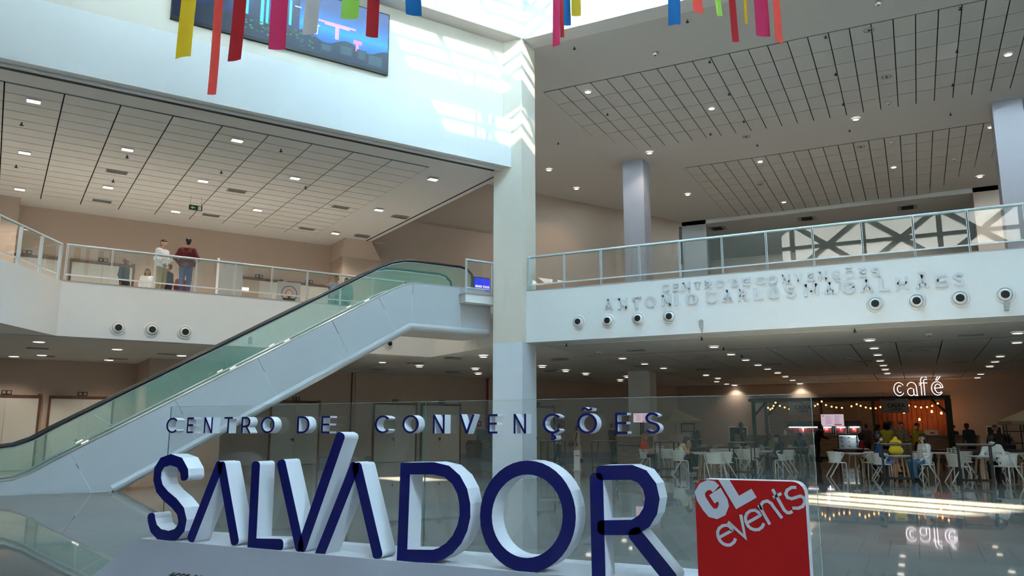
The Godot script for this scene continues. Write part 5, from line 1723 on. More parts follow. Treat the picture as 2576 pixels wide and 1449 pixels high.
func make_people() -> void:
	# --- left mezzanine
	var mz := func(px: float, n: float) -> Vector3:
		var q := on_l(px, 700, n)
		return TL * Vector3(q.x, MEZZ + 0.0, q.z)
	person("person in a pale blue shirt and khaki trousers talking beside the glass rail", mz.call(404, 26.9), 26.83 + 70, {"h": 1.78, "style": "short", "skin": "skin_light", "top": Color(0.78, 0.82, 0.85), "pants": Color(0.52, 0.48, 0.36), "wide": 1.12, "arms": [Vector3(0.05, -0.27, 0.02), Vector3(-0.02, -0.24, 0.26), Vector3(-0.07, -0.28, 0.0), Vector3(-0.06, -0.3, 0.24)], "cell": 0.02})
	person("person in a dark red shirt and blue jeans seen from behind at the glass rail", mz.call(466, 26.6), 26.83 + 195, {"h": 1.86, "style": "short", "skin": "skin_light", "top": Color(0.34, 0.05, 0.09), "pants": Color(0.25, 0.31, 0.46), "glasses": true, "look": 25.0, "wide": 1.1, "arms": [Vector3(0.13, -0.26, -0.05), Vector3(0.02, -0.40, 0.16), Vector3(-0.14, -0.25, -0.05), Vector3(-0.03, -0.42, 0.14)], "cell": 0.02})
	person("bald person in a dark blue denim shirt behind the left rail", mz.call(312, 30.2), 26.83 + 85, {"h": 1.72, "style": "bald", "skin": "skin_dark", "top": Color(0.10, 0.16, 0.22), "pants": Color(0.08, 0.08, 0.1)})
	person("person in a white top with long dark hair, low behind the rail", mz.call(370, 31.2), 26.83 + 20, {"h": 1.60, "style": "long", "hair": "hair_black", "skin": "skin_tan", "top": Color(0.85, 0.86, 0.86), "pants": Color(0.12, 0.12, 0.14)})
	person("person in dark navy clothes half hidden by the khaki trousers", mz.call(424, 30.6), 26.83 - 90, {"h": 1.74, "style": "short", "skin": "skin_tan", "top": Color(0.07, 0.08, 0.17), "pants": Color(0.06, 0.07, 0.14)})
	person("person in a brick red top half hidden behind the blue jeans", mz.call(456, 31.0), 26.83 + 60, {"h": 1.55, "style": "short", "skin": "skin_tan", "top": Color(0.42, 0.12, 0.09), "pants": Color(0.2, 0.1, 0.1)})
	person("person in a checked grey-blue shirt raising a hand to the glasses above the escalator", mz.call(846, 29.4), 26.83 + 30, {"h": 1.74, "style": "short", "skin": "skin_tan", "glasses": true, "sleeves": "short", "top": Color(0.50, 0.56, 0.64), "pants": Color(0.15, 0.16, 0.2), "arms": [Vector3(0.06, -0.28, -0.02), Vector3(0.07, -0.5, 0.08), Vector3(-0.22, -0.02, 0.1), Vector3(-0.1, 0.2, 0.16)]})
	person("person with dark hair and a black mask beside the one raising a hand", mz.call(872, 29.0), 26.83 + 10, {"h": 1.62, "style": "short", "skin": "skin_tan", "top": Color(0.35, 0.38, 0.36), "pants": Color(0.1, 0.1, 0.1)})
	# --- ground floor, between column and kiosk
	var gz := func(px: float, z: float) -> Vector3:
		var q := on_z(px, 1150, z)
		return Vector3(q.x, 0, q.z)
	person("person walking in a long white sleeveless dress with a brown shoulder bag", gz.call(1453, -36.5), 26.83 + 80, {"h": 1.66, "style": "long", "hair": "hair_black", "skin": "skin_tan", "sleeves": "none", "wear": "dress", "hem": 0.22, "flare": 0.06, "top": Color(0.88, 0.90, 0.89), "stride": 0.1, "arms": [Vector3(0.08, -0.27, 0.02), Vector3(0.1, -0.5, 0.14), Vector3(-0.06, -0.27, -0.04), Vector3(-0.07, -0.5, -0.02)]})
	person("person in jeans walking behind the bar table by the column", gz.call(1404, -33.0), 26.83 + 100, {"h": 1.70, "style": "curly", "skin": "skin_dark", "top": Color(0.75, 0.76, 0.78), "pants": Color(0.12, 0.16, 0.28), "stride": 0.16})
	person("person in black standing behind the wooden kiosk", gz.call(1542, -34.6), 26.83 + 120, {"h": 1.72, "style": "short", "skin": "skin_tan", "sleeves": "short", "top": Color(0.05, 0.05, 0.06), "pants": Color(0.06, 0.06, 0.07), "arms": [Vector3(0.05, -0.27, 0.02), Vector3(0.0, -0.36, 0.22), Vector3(-0.06, -0.27, 0.02), Vector3(-0.02, -0.38, 0.22)]})
	# --- cafe, seated
	var phone := [Vector3(0.06, -0.26, 0.06), Vector3(-0.04, -0.24, 0.28), Vector3(-0.06, -0.26, 0.06), Vector3(0.04, -0.24, 0.28)]
	seat_person("person in an orange-red T-shirt seen from behind holding a phone", 1622, -28.6, 60.0, "person in orange", {"h": 1.66, "style": "long", "hair": "hair_blond", "skin": "skin_light", "sleeves": "short", "top": Color(0.85, 0.25, 0.10), "pants": Color(0.07, 0.10, 0.12), "arms": phone})
	seat_person("person in a pale yellow sleeveless top resting chin on hand with crossed legs", 1706, -26.6, 85.0, "person in pale yellow", {"h": 1.68, "style": "long", "hair": "hair_brown", "skin": "skin_light", "sleeves": "none", "top": Color(0.82, 0.87, 0.66), "pants": Color(0.03, 0.03, 0.035), "crossed": true, "lean": 22.0, "nod": 15.0, "shoes": Color(0.75, 0.68, 0.58), "arms": [Vector3(0.02, -0.24, 0.18), Vector3(-0.10, -0.22, 0.40), Vector3(-0.02, -0.25, 0.14), Vector3(0.16, 0.0, 0.22)]})
	seat_person("person with long black hair in a red and white jacket at the laptop", 1962, -28.6, -85.0, "person at the laptop", {"h": 1.68, "style": "long", "hair": "hair_black", "skin": "skin_light", "top": Color(0.10, 0.09, 0.10), "pants": Color(0.03, 0.03, 0.04), "nod": 12.0, "arms": phone})
	seat_person("person in shade with curly hair near the potted plant", 1872, -36.0, 80.0, "person near the potted plant", {"h": 1.66, "style": "curly", "skin": "skin_dark", "top": Color(0.12, 0.08, 0.07), "cell": 0.026})
	seat_person("person in a navy blue T-shirt reading at a dark table", 2014, -36.6, 0.0, "person in navy", {"h": 1.72, "style": "cap", "hair": "hair_black", "skin": "skin_tan", "sleeves": "short", "top": Color(0.07, 0.12, 0.28), "pants": Color(0.05, 0.05, 0.08), "nod": 18.0, "arms": phone, "cell": 0.026})
	seat_person("person in grey leaning forward between the laptop and the plant", 1922, -35.2, 70.0, "person in grey", {"h": 1.68, "style": "short", "skin": "skin_dark", "top": Color(0.16, 0.15, 0.14), "lean": 18.0, "cell": 0.026})
	seat_person("person in a dark red top drinking in front of the display case", 2170, -33.6, 70.0, "person in dark red", {"h": 1.66, "style": "curly", "skin": "skin_dark", "sleeves": "short", "top": Color(0.55, 0.05, 0.07), "arms": [Vector3(0.03, -0.24, 0.12), Vector3(-0.08, 0.02, 0.24), Vector3(-0.06, -0.26, 0.06), Vector3(0.02, -0.3, 0.26)], "cell": 0.026})
	seat_person("person in a blue denim jacket and lilac skirt wearing a white mask", 2211, -26.4, 72.0, "person in denim", {"h": 1.70, "style": "curly", "skin": "skin_light", "mask": true, "wear": "skirt", "top": Color(0.09, 0.24, 0.40), "pants": Color(0.45, 0.47, 0.68), "crossed": true, "arms": [Vector3(0.06, -0.27, 0.05), Vector3(0.0, -0.36, 0.28), Vector3(-0.06, -0.27, 0.05), Vector3(0.02, -0.4, 0.26)]})
	seat_person("person with long black hair in a white blouse and blue jeans looking left", 2326, -26.6, -82.0, "person in the white blouse", {"h": 1.70, "style": "long", "hair": "hair_black", "skin": "skin_light", "top": Color(0.90, 0.92, 0.92), "pants": Color(0.24, 0.42, 0.58), "arms": [Vector3(0.05, -0.27, 0.05), Vector3(-0.02, -0.4, 0.26), Vector3(-0.05, -0.27, 0.05), Vector3(0.03, -0.4, 0.26)]})
	seat_person("person in a white shirt with lanyard and white mask leaning on the table", 2498, -26.9, -30.0, "person with a lanyard", {"h": 1.70, "style": "curly", "skin": "skin_dark", "mask": true, "top": Color(0.88, 0.90, 0.90), "pants": Color(0.04, 0.04, 0.05), "lean": 14.0, "nod": 10.0, "arms": [Vector3(0.10, -0.24, 0.12), Vector3(-0.06, -0.28, 0.34), Vector3(-0.10, -0.24, 0.12), Vector3(0.06, -0.28, 0.34)]})
	# --- cafe, standing
	person("person in a yellow T-shirt seen from behind in the cafe queue", gz.call(2236, -35.0), 26.83 + 165, {"h": 1.70, "style": "curly", "skin": "skin_dark", "sleeves": "short", "top": Color(0.80, 0.74, 0.22), "pants": Color(0.12, 0.16, 0.24)})
	person("person in a leopard print dress with hair in a bun", gz.call(2273, -34.6), 26.83 - 10, {"h": 1.72, "style": "bun", "hair": "hair_brown", "skin": "skin_light", "wear": "dress", "hem": 0.35, "top_mat": M.leopard, "arms": [Vector3(0.06, -0.27, 0.02), Vector3(-0.06, -0.3, 0.24), Vector3(-0.07, -0.27, 0.02), Vector3(0.02, -0.34, 0.22)]})
	person("person in a mustard top with a white mask in the cafe queue", gz.call(2314, -37.0), 26.83 - 70, {"h": 1.70, "style": "short", "skin": "skin_tan", "mask": true, "sleeves": "short", "top": Color(0.72, 0.62, 0.10), "pants": Color(0.1, 0.1, 0.12), "cell": 0.026})
	person("person in pale teal with curly hair waiting at the counter", gz.call(2212, -38.5), 26.83 + 60, {"h": 1.66, "style": "curly", "skin": "skin_dark", "top": Color(0.42, 0.52, 0.56), "cell": 0.026})
	person("person in a dusty pink shirt seen from behind at the counter", gz.call(2184, -41.5), 26.83 + 180, {"h": 1.72, "style": "short", "skin": "skin_tan", "top": Color(0.42, 0.34, 0.33), "cell": 0.026})
	person("tall person in light grey behind the yellow shirt", gz.call(2246, -39.5), 26.83 + 150, {"h": 1.82, "style": "short", "skin": "skin_tan", "top": Color(0.55, 0.55, 0.58), "cell": 0.026})
	person("person in black clothes bending towards the counter", gz.call(2058, -41.0), 26.83 + 85, {"h": 1.74, "style": "short", "skin": "skin_dark", "top": Color(0.03, 0.03, 0.035), "lean": 14.0, "arms": [Vector3(0.04, -0.22, 0.18), Vector3(-0.02, -0.32, 0.40), Vector3(-0.04, -0.24, 0.14), Vector3(0.02, -0.3, 0.34)], "cell": 0.026})
	person("person in grey bending over the end of the counter", gz.call(2448, -40.0), 26.83 - 60, {"h": 1.76, "style": "short", "skin": "skin_dark", "top": Color(0.22, 0.25, 0.27), "lean": 20.0, "cell": 0.026})
	person("person in black with a mask behind the counter near the cake box", gz.call(2405, -46.0), 26.83, {"h": 1.66, "style": "cap", "hair": "hair_black", "skin": "skin_tan", "mask": true, "top": Color(0.05, 0.05, 0.05), "cell": 0.026})
	person("person in dark clothes standing behind the one with a lanyard", gz.call(2510, -31.0), 26.83 - 20, {"h": 1.58, "style": "short", "skin": "skin_tan", "top": Color(0.16, 0.14, 0.10), "cell": 0.026})
	# white shoulder bag items
	var bg := gz.call(1443, -36.3) as Vector3
	var bag := thing("shoulder_bag", "brown shoulder bag carried by the person in the white dress", "bag", xf(bg + Vector3(-0.1, 0.72, 0.05), 30.0))
	part(bag, "pouch", sdfm([[Vector3(-0.08, 0.08, 0), Vector3(0.08, 0.08, 0), 0.08, 0.08], [Vector3(0, 0.02, 0), Vector3(0, 0.18, 0), 0.08, 0.05]], 0.02, 0.03), M.brown_leather)
	part(bag, "strap", tubem([Vector3(-0.08, 0.15, 0), Vector3(0.0, 0.62, 0.05), Vector3(0.08, 0.15, 0)], 0.01, 6), M.brown_leather)
	var yb := on_y(2254, 1143, 0.742)
	var y2 := thing("plastic_bag", "full yellow plastic shopping bag on the table between the two women", "bag", xf(yb + Vector3(0.0, 0.0, 0.0), 20.0))
	part(y2, "sack", sdfm([[Vector3(-0.09, 0.11, 0), Vector3(0.09, 0.11, 0), 0.11, 0.12], [Vector3(-0.06, 0.3, 0), Vector3(0.08, 0.32, 0.02), 0.11, 0.10], [Vector3(0.0, 0.42, 0), Vector3(0.02, 0.47, 0), 0.06, 0.05]], 0.025, 0.05), M.yellow_bag)
	pbox(y2, "printed_band", Vector3(-0.13, 0.30, 0.10), Vector3(0.05, 0.34, 0.125), M.print_dark)

# ---------------------------------------------------------------- cafe stand
func cafe_text(s: String, size: int, px: float, m: Material, parent: Node3D, at: Transform3D, weight := 700, called := "lettering", fontname := "Droid Sans") -> void:
	var t := TextMesh.new()
	var f := SystemFont.new()
	f.font_names = PackedStringArray([fontname])
	f.font_weight = weight
	t.font = f
	t.text = s
	t.font_size = size
	t.pixel_size = px
	t.depth = 0.006
	part(parent, called, t, m, at)

func make_cafe() -> void:
	var zc := -44.3
	var x0 := on_z(1850, 1120, zc).x
	var x1 := on_z(2466, 1120, zc).x
	var xm0 := on_z(2108, 1120, zc).x
	var xm1 := on_z(2185, 1120, zc).x
	# counters either side of the glazed display
	for q in [[x0, xm0, "long pale wooden cafe counter below the drinks fridges"], [xm1, x1, "long pale wooden cafe counter below the orange slat wall"]]:
		var c := thing("cafe_counter", q[2], "counter", xf(Vector3(q[0], 0, zc)))
		var w: float = q[1] - q[0]
		pbox(c, "front_panel", Vector3(0, 0.12, -0.04), Vector3(w, 1.2, 0), M.counter)
		pbox(c, "kick_plate", Vector3(0, 0, -0.1), Vector3(w, 0.12, -0.04), M.black_metal)
		pbox(c, "worktop", Vector3(-0.03, 1.2, -0.65), Vector3(w + 0.03, 1.235, 0.04), M.roll_grey)
		pbox(c, "end_panel", Vector3(0, 0, -0.6), Vector3(0.04, 1.2, -0.04), M.counter)
		pbox(c, "end_panel", Vector3(w - 0.04, 0, -0.6), Vector3(w, 1.2, -0.04), M.counter)
	var dc := thing("display_case", "glass-fronted cake display with lit shelves between the two counters", "display case", xf(Vector3(xm0, 0, zc)))
	var dw := xm1 - xm0
	pbox(dc, "base", Vector3(0.02, 0.0, -0.6), Vector3(dw - 0.02, 0.45, 0), M.roll_grey)
	pbox(dc, "back", Vector3(0.02, 0.45, -0.6), Vector3(dw - 0.02, 1.2, -0.56), M.cool_white)
	pbox(dc, "top_frame", Vector3(0.0, 1.2, -0.62), Vector3(dw, 1.25, 0.02), M.black_metal)
	for s in [0.0, dw * 0.62, dw - 0.04]:
		pbox(dc, "upright", Vector3(s, 0.0, -0.04), Vector3(s + 0.04, 1.2, 0.0), M.black_metal)
	for y in [0.62, 0.85, 1.05]:
		pbox(dc, "shelf", Vector3(0.04, y, -0.55), Vector3(dw - 0.04, y + 0.015, -0.06), M.glass)
		for k in 4:
			part(dc, "cake", cyl(0.07, 0.06, 10, 0.06), M.food, Transform3D(Basis(), Vector3(0.2 + k * (dw - 0.4) / 3.0, y + 0.045, -0.25)))
	pbox(dc, "shelf_light", Vector3(0.06, 1.17, -0.3), Vector3(dw - 0.06, 1.19, -0.26), M.fridge_light)
	pbox(dc, "front_glass", Vector3(0.04, 0.46, -0.02), Vector3(dw - 0.04, 1.19, -0.01), M.glass)
	var dl := OmniLight3D.new()
	dl.name = "shelf_lamp"
	dl.light_color = Color(0.85, 0.95, 1.0)
	dl.light_energy = 0.12
	dl.omni_range = 30.0
	dl.omni_attenuation = 2.0
	dl.shadow_enabled = true
	dl.position = Vector3(dw / 2, 1.1, -0.2)
	dc.add_child(dl, true)
	# back wall of the stand: plain brown boards and orange slats
	var zb := -46.9
	var bx0 := on_z(1935, 1050, zb).x
	var bx1 := on_z(2196, 1050, zb).x
	var bx2 := on_z(2383, 1050, zb).x
	var sw := thing("slat_wall", "orange-brown boarded back wall of the cafe stand", "wall panel", xf(Vector3(bx0, 0, zb)))
	for k in 22:
		var w := (bx1 - bx0) / 22.0
		pbox(sw, "board", Vector3(k * w + 0.004, 0, 0), Vector3((k + 1) * w - 0.004, 3.1, 0.03), M.counter if k < 22 else M.wood_orange)
	var w2 := (bx2 - bx1) / 15.0
	for k in 15:
		pbox(sw, "slat", Vector3(bx1 - bx0 + k * w2 + 0.012, 0, 0), Vector3(bx1 - bx0 + (k + 1) * w2 - 0.012, 3.1, 0.05), M.wood_orange)
	# black timber pergola
	var pg := thing("pergola", "black timber pergola frame over the cafe counter", "pergola")
	var zf := zc + 0.25
	var zr := zc - 1.6
	var pl := on_z(1897, 1050, zf).x
	var pr := on_z(2388, 1050, zf).x
	var pt := on_z(2100, 1003, zf).y
	pbox(pg, "beam", Vector3(pl - 0.25, pt - 0.09, zf - 0.09), Vector3(pr + 0.12, pt + 0.07, zf + 0.09), M.black_metal)
	pbox(pg, "beam", Vector3(pl - 0.25, pt - 0.09, zr - 0.09), Vector3(pr + 0.12, pt + 0.07, zr + 0.09), M.black_metal)
	var plr := on_z(1928, 1050, zr).x
	for q in [[pl, zf, 0.09], [pr, zf, 0.14], [plr, zr, 0.08], [on_z(2067, 1050, zr).x, zr, 0.05], [on_z(2198, 1050, zr).x, zr, 0.06]]:
		pbox(pg, "post", Vector3(q[0] - q[2], 0, q[1] - q[2]), Vector3(q[0] + q[2], pt - 0.09, q[1] + q[2]), M.black_metal)
	for q in [[pl, zf, 1], [pr, zf, -1], [plr, zr, 1]]:
		part(pg, "brace", barm(Vector3(q[0], pt - 0.85, q[1]), Vector3(q[0] + 0.7 * q[2], pt - 0.1, q[1]), 0.12), M.black_metal)
	for k in 7:
		var x := lerpf(pl, pr, k / 6.0)
		pbox(pg, "rafter", Vector3(x - 0.05, pt - 0.06, zr), Vector3(x + 0.05, pt + 0.05, zf), M.black_metal)
	# string lights: cable with bulbs
	var sl := thing("string_lights", "string of small warm bulbs under the pergola beam", "string lights")
	var bulbs := [[1932, 1026], [1938, 1030], [1943, 1027], [1946, 1021], [1951, 1013], [1962, 1021], [1974, 1025], [1986, 1029], [2046, 1023], [2050, 1021], [2057, 1017], [2067, 1010], [2078, 1019], [2092, 1023], [2104, 1025], [2118, 1026], [2142, 1022], [2155, 1017], [2165, 1021], [2178, 1025], [2190, 1027], [2203, 1027], [2215, 1024], [2286, 1020], [2303, 1023], [2317, 1025], [2332, 1024], [2345, 1021], [2359, 1015]]
	var cable := []
	var bm := SphereMesh.new()
	bm.radius = 0.045
	bm.height = 0.09
	bm.radial_segments = 10
	bm.rings = 6
	for q in bulbs:
		var p := on_z(q[0], q[1], zf + 0.12)
		cable.append(p + Vector3(0, 0.06, 0))
		part(sl, "bulb", bm, M.bulb, Transform3D(Basis(), p))
		var o := OmniLight3D.new()
		o.name = "bulb_glow"
		o.light_color = Color(1.0, 0.72, 0.42)
		o.light_energy = 0.025
		o.omni_range = 30.0
		o.omni_attenuation = 2.0
		o.light_size = 0.04
		o.shadow_enabled = true
		o.position = p
		sl.add_child(o, true)
	part(sl, "cable", tubem(cable, 0.008, 5), M.rubber)
	# hanging filament bulbs before the slats
	for q in [[2274, 1037], [2344, 1035], [2368, 1039], [2313, 1055]]:
		var p := on_z(q[0], q[1], zb + 0.35)
		var b := thing("pendant_bulb", "warm filament bulb hanging before the orange slats", "lamp", xf(p), "filament bulbs before the slats")
		part(b, "bulb", lathem([Vector2(0, -0.08), Vector2(0.05, -0.05), Vector2(0.055, 0.0), Vector2(0.02, 0.07), Vector2(0.0, 0.07)], 12), M.bulb)
		part(b, "cord", cyl(0.006, SOFFIT - 0.1 - p.y, 6), M.rubber, Transform3D(Basis(), Vector3(0, 0.07 + (SOFFIT - 0.1 - p.y) / 2, 0)))
		var o := OmniLight3D.new()
		o.name = "bulb_glow"
		o.light_color = Color(1.0, 0.66, 0.36)
		o.light_energy = 0.2
		o.omni_range = 30.0
		o.omni_attenuation = 2.0
		o.light_size = 0.05
		o.shadow_enabled = true
		b.add_child(o, true)
	# hanging signs
	for q in [[2017, 1026, "grey hanging sign reading CAIXA CASHIER above the left counter"], [2251, 1021, "grey hanging sign reading CAIXA CASHIER beside the orange slats"]]:
		var p := on_z(q[0], q[1], zf + 0.2)
		var s := thing("hanging_sign", q[2], "sign", xf(p, 5.0))
		pbox(s, "panel", Vector3(-0.62, -0.34, -0.02), Vector3(0.62, 0.34, 0.02), M.roll_grey)
		cafe_text("CAÍXA" if q[0] < 2100 else "CAIXA", 64, 0.0042, M.print_dark, s, Transform3D(Basis(), Vector3(0.05, 0.02, 0.023)))
		cafe_text("CASHIER", 40, 0.003, M.vent_dark, s, Transform3D(Basis(), Vector3(0.05, -0.17, 0.023)))
		pbox(s, "hanger", Vector3(-0.55, 0.28, 0.02), Vector3(0.05, 0.32, 0.03), M.print_dark)
		for x in [-0.5, 0.5]:
			part(s, "wire", cyl(0.006, 0.4, 6), M.rubber, Transform3D(Basis(), Vector3(x, 0.5, 0)))
	# neon word: outlines of light
	var nz := zf + 0.1
	var np0 := on_z(2250, 996, nz)
	var np1 := on_z(2376, 994, nz)
	var ne := thing("neon_sign", "white neon outline letters spelling café standing on the pergola", "sign", xf(np0))
	var nw := np1.x - np0.x
	var u := nw / 3.35
	var word := [[arc(0.36, 0.5, 0.36, 0.5, 35, 325, 16), arc(0.40, 0.5, 0.16, 0.26, 50, 310, 12)], \
		[arc(1.22, 0.62, 0.32, 0.38, 165, 10, 8) + [Vector2(1.56, 0.02)], arc(1.16, 0.28, 0.24, 0.28, 60, 320, 12) + [Vector2(1.34, 0.5)], [Vector2(1.36, 0.06), Vector2(1.4, 0.02), Vector2(1.62, 0.0)]], \
		[[Vector2(1.86, 0.0), Vector2(1.86, 1.05)] + arc(2.1, 1.1, 0.24, 0.3, 180, 40, 8), [Vector2(2.06, 0.0), Vector2(2.06, 1.1), Vector2(2.14, 1.2), Vector2(2.3, 1.18)], [Vector2(1.72, 0.92), Vector2(2.3, 0.92)], [Vector2(1.72, 0.78), Vector2(1.86, 0.78)]], \
		[arc(2.92, 0.5, 0.38, 0.5, 10, 325, 16), [Vector2(2.72, 0.52), Vector2(3.3, 0.55)], arc(2.96, 0.54, 0.2, 0.28, 5, 180, 8) + [Vector2(2.76, 0.45)] + arc(3.0, 0.46, 0.22, 0.3, 190, 320, 8), [Vector2(2.86, 1.12), Vector2(3.06, 1.45), Vector2(3.2, 1.42), Vector2(2.98, 1.1), Vector2(2.86, 1.12)]]]
	for l in word:
		var st := st_new()
		for s in l:
			var pts := []
			for p in s:
				pts.append(Vector3(p.x * u, p.y * u, 0))
			add_tube(st, pts, 0.018, 6)
		part(ne, "neon_letter", done(st), M.neon)
	var nl := AreaLight3D.new()
	nl.name = "neon_light"
	nl.area_size = Vector2(nw, u * 1.2)
	nl.light_color = Color(1.0, 0.96, 1.0)
	nl.light_energy = 0.12
	nl.shadow_enabled = true
	nl.transform = Transform3D(Basis(Vector3.UP, PI), Vector3(nw / 2, u * 0.6, 0.06))
	ne.add_child(nl, true)
	# drinks fridges
	for q in [[1982, 2062, "double-door drinks fridge with lit shelves of red bottles"], [2064, 2098, "narrow drinks fridge behind the menu screen"], [2102, 2132, "narrow lit snack fridge right of the menu screen"], [2135, 2168, "narrow lit drinks fridge with red labels near the queue"]]:
		fridge(on_z(q[0], 1100, zb + 0.6).x, on_z(q[1], 1100, zb + 0.6).x, zb + 0.6, q[2])
	# menu screen on a post
	for q in [[2094, 1057, zc - 0.2, 0.0, "pink and white menu screen on a black post before the fridges"], [1613, 1051, -33.95, 0.0, "pink and white menu screen on a post behind the wooden kiosk"]]:
		var p := on_z(q[0], q[1], q[2])
		var s := thing("menu_screen", q[4], "screen", xf(Vector3(p.x, 0, p.z)))
		var sw2 := 1.1 if q[0] > 2000 else 0.72
		var sh := sw2 * 0.55
		pbox(s, "case", Vector3(-sw2 / 2 - 0.02, p.y - sh / 2 - 0.02, -0.04), Vector3(sw2 / 2 + 0.02, p.y + sh / 2 + 0.02, 0.0), M.black_metal)
		part(s, "display", picture_quad(sw2, sh), lit_picture("menu", menu_picture(), 0.55), Transform3D(Basis(), Vector3(0, p.y, 0.002)))
		pbox(s, "post", Vector3(-0.07, 0, -0.1), Vector3(-0.02, p.y, -0.04), M.black_metal)
		pbox(s, "post", Vector3(0.02, 0, -0.1), Vector3(0.07, p.y, -0.04), M.black_metal)
	# kiosk counter by the second column
	var kx0 := on_z(1553, 1130, -33.2).x
	var kx1 := on_z(1632, 1130, -33.2).x
	var ks := thing("kiosk_counter", "pale wooden kiosk counter in front of the second column", "counter", xf(Vector3(kx0, 0, -33.2)))
	var kw := kx1 - kx0
	pbox(ks, "front_panel", Vector3(0, 0.0, -0.05), Vector3(kw, 0.78, 0), M.counter)
	pbox(ks, "front_panel", Vector3(0, 0.82, -0.05), Vector3(kw, 1.2, 0), M.counter)
	pbox(ks, "groove", Vector3(0.01, 0.78, -0.06), Vector3(kw - 0.01, 0.82, -0.02), M.black_metal)
	pbox(ks, "worktop", Vector3(-0.02, 1.2, -0.7), Vector3(kw + 0.02, 1.24, 0.03), M.white)
	pbox(ks, "side_panel", Vector3(0, 0, -0.7), Vector3(0.05, 1.2, -0.05), M.counter)
	pbox(ks, "side_panel", Vector3(kw - 0.05, 0, -0.7), Vector3(kw, 1.2, -0.05), M.counter)
	var kb := thing("kiosk_cabinet", "pale grey-beige cabinet right of the wooden kiosk", "cabinet", xf(Vector3(kx1 + 0.5, 0, -34.6)))
	pbox(kb, "body", Vector3(0, 0, -0.5), Vector3(0.8, 1.28, 0), M.beige)
	pbox(kb, "door", Vector3(0.02, 0.05, 0), Vector3(0.39, 1.22, 0.02), M.beige)
	pbox(kb, "door", Vector3(0.41, 0.05, 0), Vector3(0.78, 1.22, 0.02), M.beige)
	# parasols
	for q in [[1700, 1058, -37.0, "beige parasol beside the second column"], [2612, 1058, -33.5, "beige parasol at the right end of the cafe"]]:
		var p := on_z(q[0], q[1], q[2])
		var s := thing("parasol", q[3], "parasol", xf(Vector3(p.x, 0, p.z)))
		var cn := st_new()
		for k in 8:
			var a := TAU * k / 8.0
			var b := TAU * (k + 1) / 8.0
			tri(cn, Vector3(0, p.y + 0.55, 0), Vector3(cos(b) * 1.25, p.y - 0.02, sin(b) * 1.25), Vector3(cos(a) * 1.25, p.y - 0.02, sin(a) * 1.25))
			quad(cn, Vector3(cos(a) * 1.25, p.y - 0.02, sin(a) * 1.25), Vector3(cos(b) * 1.25, p.y - 0.02, sin(b) * 1.25), Vector3(cos(b) * 1.25, p.y - 0.14, sin(b) * 1.25), Vector3(cos(a) * 1.25, p.y - 0.14, sin(a) * 1.25))
		part(s, "canopy", done(cn), M.canvas)
		part(s, "pole", cyl(0.025, p.y + 0.5, 10), M.leg_wood, Transform3D(Basis(), Vector3(0, (p.y + 0.5) / 2, 0)))
		part(s, "base", cyl(0.28, 0.06, 20), M.pot, Transform3D(Basis(), Vector3(0, 0.03, 0)))
		for k in 8:
			var a := TAU * k / 8.0
			part(s, "rib", barm(Vector3(0, p.y + 0.5, 0), Vector3(cos(a) * 1.2, p.y - 0.06, sin(a) * 1.2), 0.02), M.leg_wood)
	# black tube shelves with plants, dark doors
	for q in [[1730, 1066, -38.0, "black tube shelf beside the beige parasol"], [2548, 1064, -36.5, "black tube shelf at the right end of the counter"]]:
		var p := on_z(q[0], q[1], q[2])
		var s := thing("tube_shelf", q[3], "shelf", xf(Vector3(p.x, 0, p.z), 15.0))
		for sx in [-0.3, 0.3]:
			for sz in [-0.15, 0.15]:
				pbox(s, "upright", Vector3(sx - 0.018, 0, sz - 0.018), Vector3(sx + 0.018, p.y, sz + 0.018), M.black_metal)
		for y in [0.4, 0.95, 1.4, p.y]:
			for sz in [-0.15, 0.15]:
				pbox(s, "rail", Vector3(-0.3, y - 0.018, sz - 0.015), Vector3(0.3, y + 0.018, sz + 0.015), M.black_metal)
			pbox(s, "shelf", Vector3(-0.3, y - 0.005, -0.15), Vector3(0.3, y + 0.005, 0.15), M.black_metal)
	plant(on_z(1752, 1110, -38.2), 1.0, 0.55, "green leafy plant in a tall dark planter beside the tube shelf")
	plant(on_z(1866, 1092, zc - 0.35), 1.235, 0.5, "bushy plant in a pot on the left end of the counter")
	plant(on_z(2535, 1095, -36.6), 0.9, 0.5, "bushy plant in a dark planter at the right end of the counter")
	for q in [[1833, 1880, 1073, "black doorway with white frame left of the cafe counter"], [2480, 2520, 1072, "black doorway with white frame right of the cafe counter"]]:
		var a := on_z(q[0], q[2], -46.95)
		var b := on_z(q[1], q[2], -46.95)
		var d := thing("service_door", q[3], "door", xf(Vector3(a.x, 0, -46.98)))
		var w := b.x - a.x
		pbox(d, "leaf", Vector3(0.05, 0, 0), Vector3(w - 0.05, a.y - 0.06, 0.04), M.dark)
		pbox(d, "frame", Vector3(0, 0, 0), Vector3(0.05, a.y, 0.07), M.white)
		pbox(d, "frame", Vector3(w - 0.05, 0, 0), Vector3(w, a.y, 0.07), M.white)
		pbox(d, "frame", Vector3(0, a.y - 0.05, 0), Vector3(w, a.y + 0.01, 0.075), M.white)
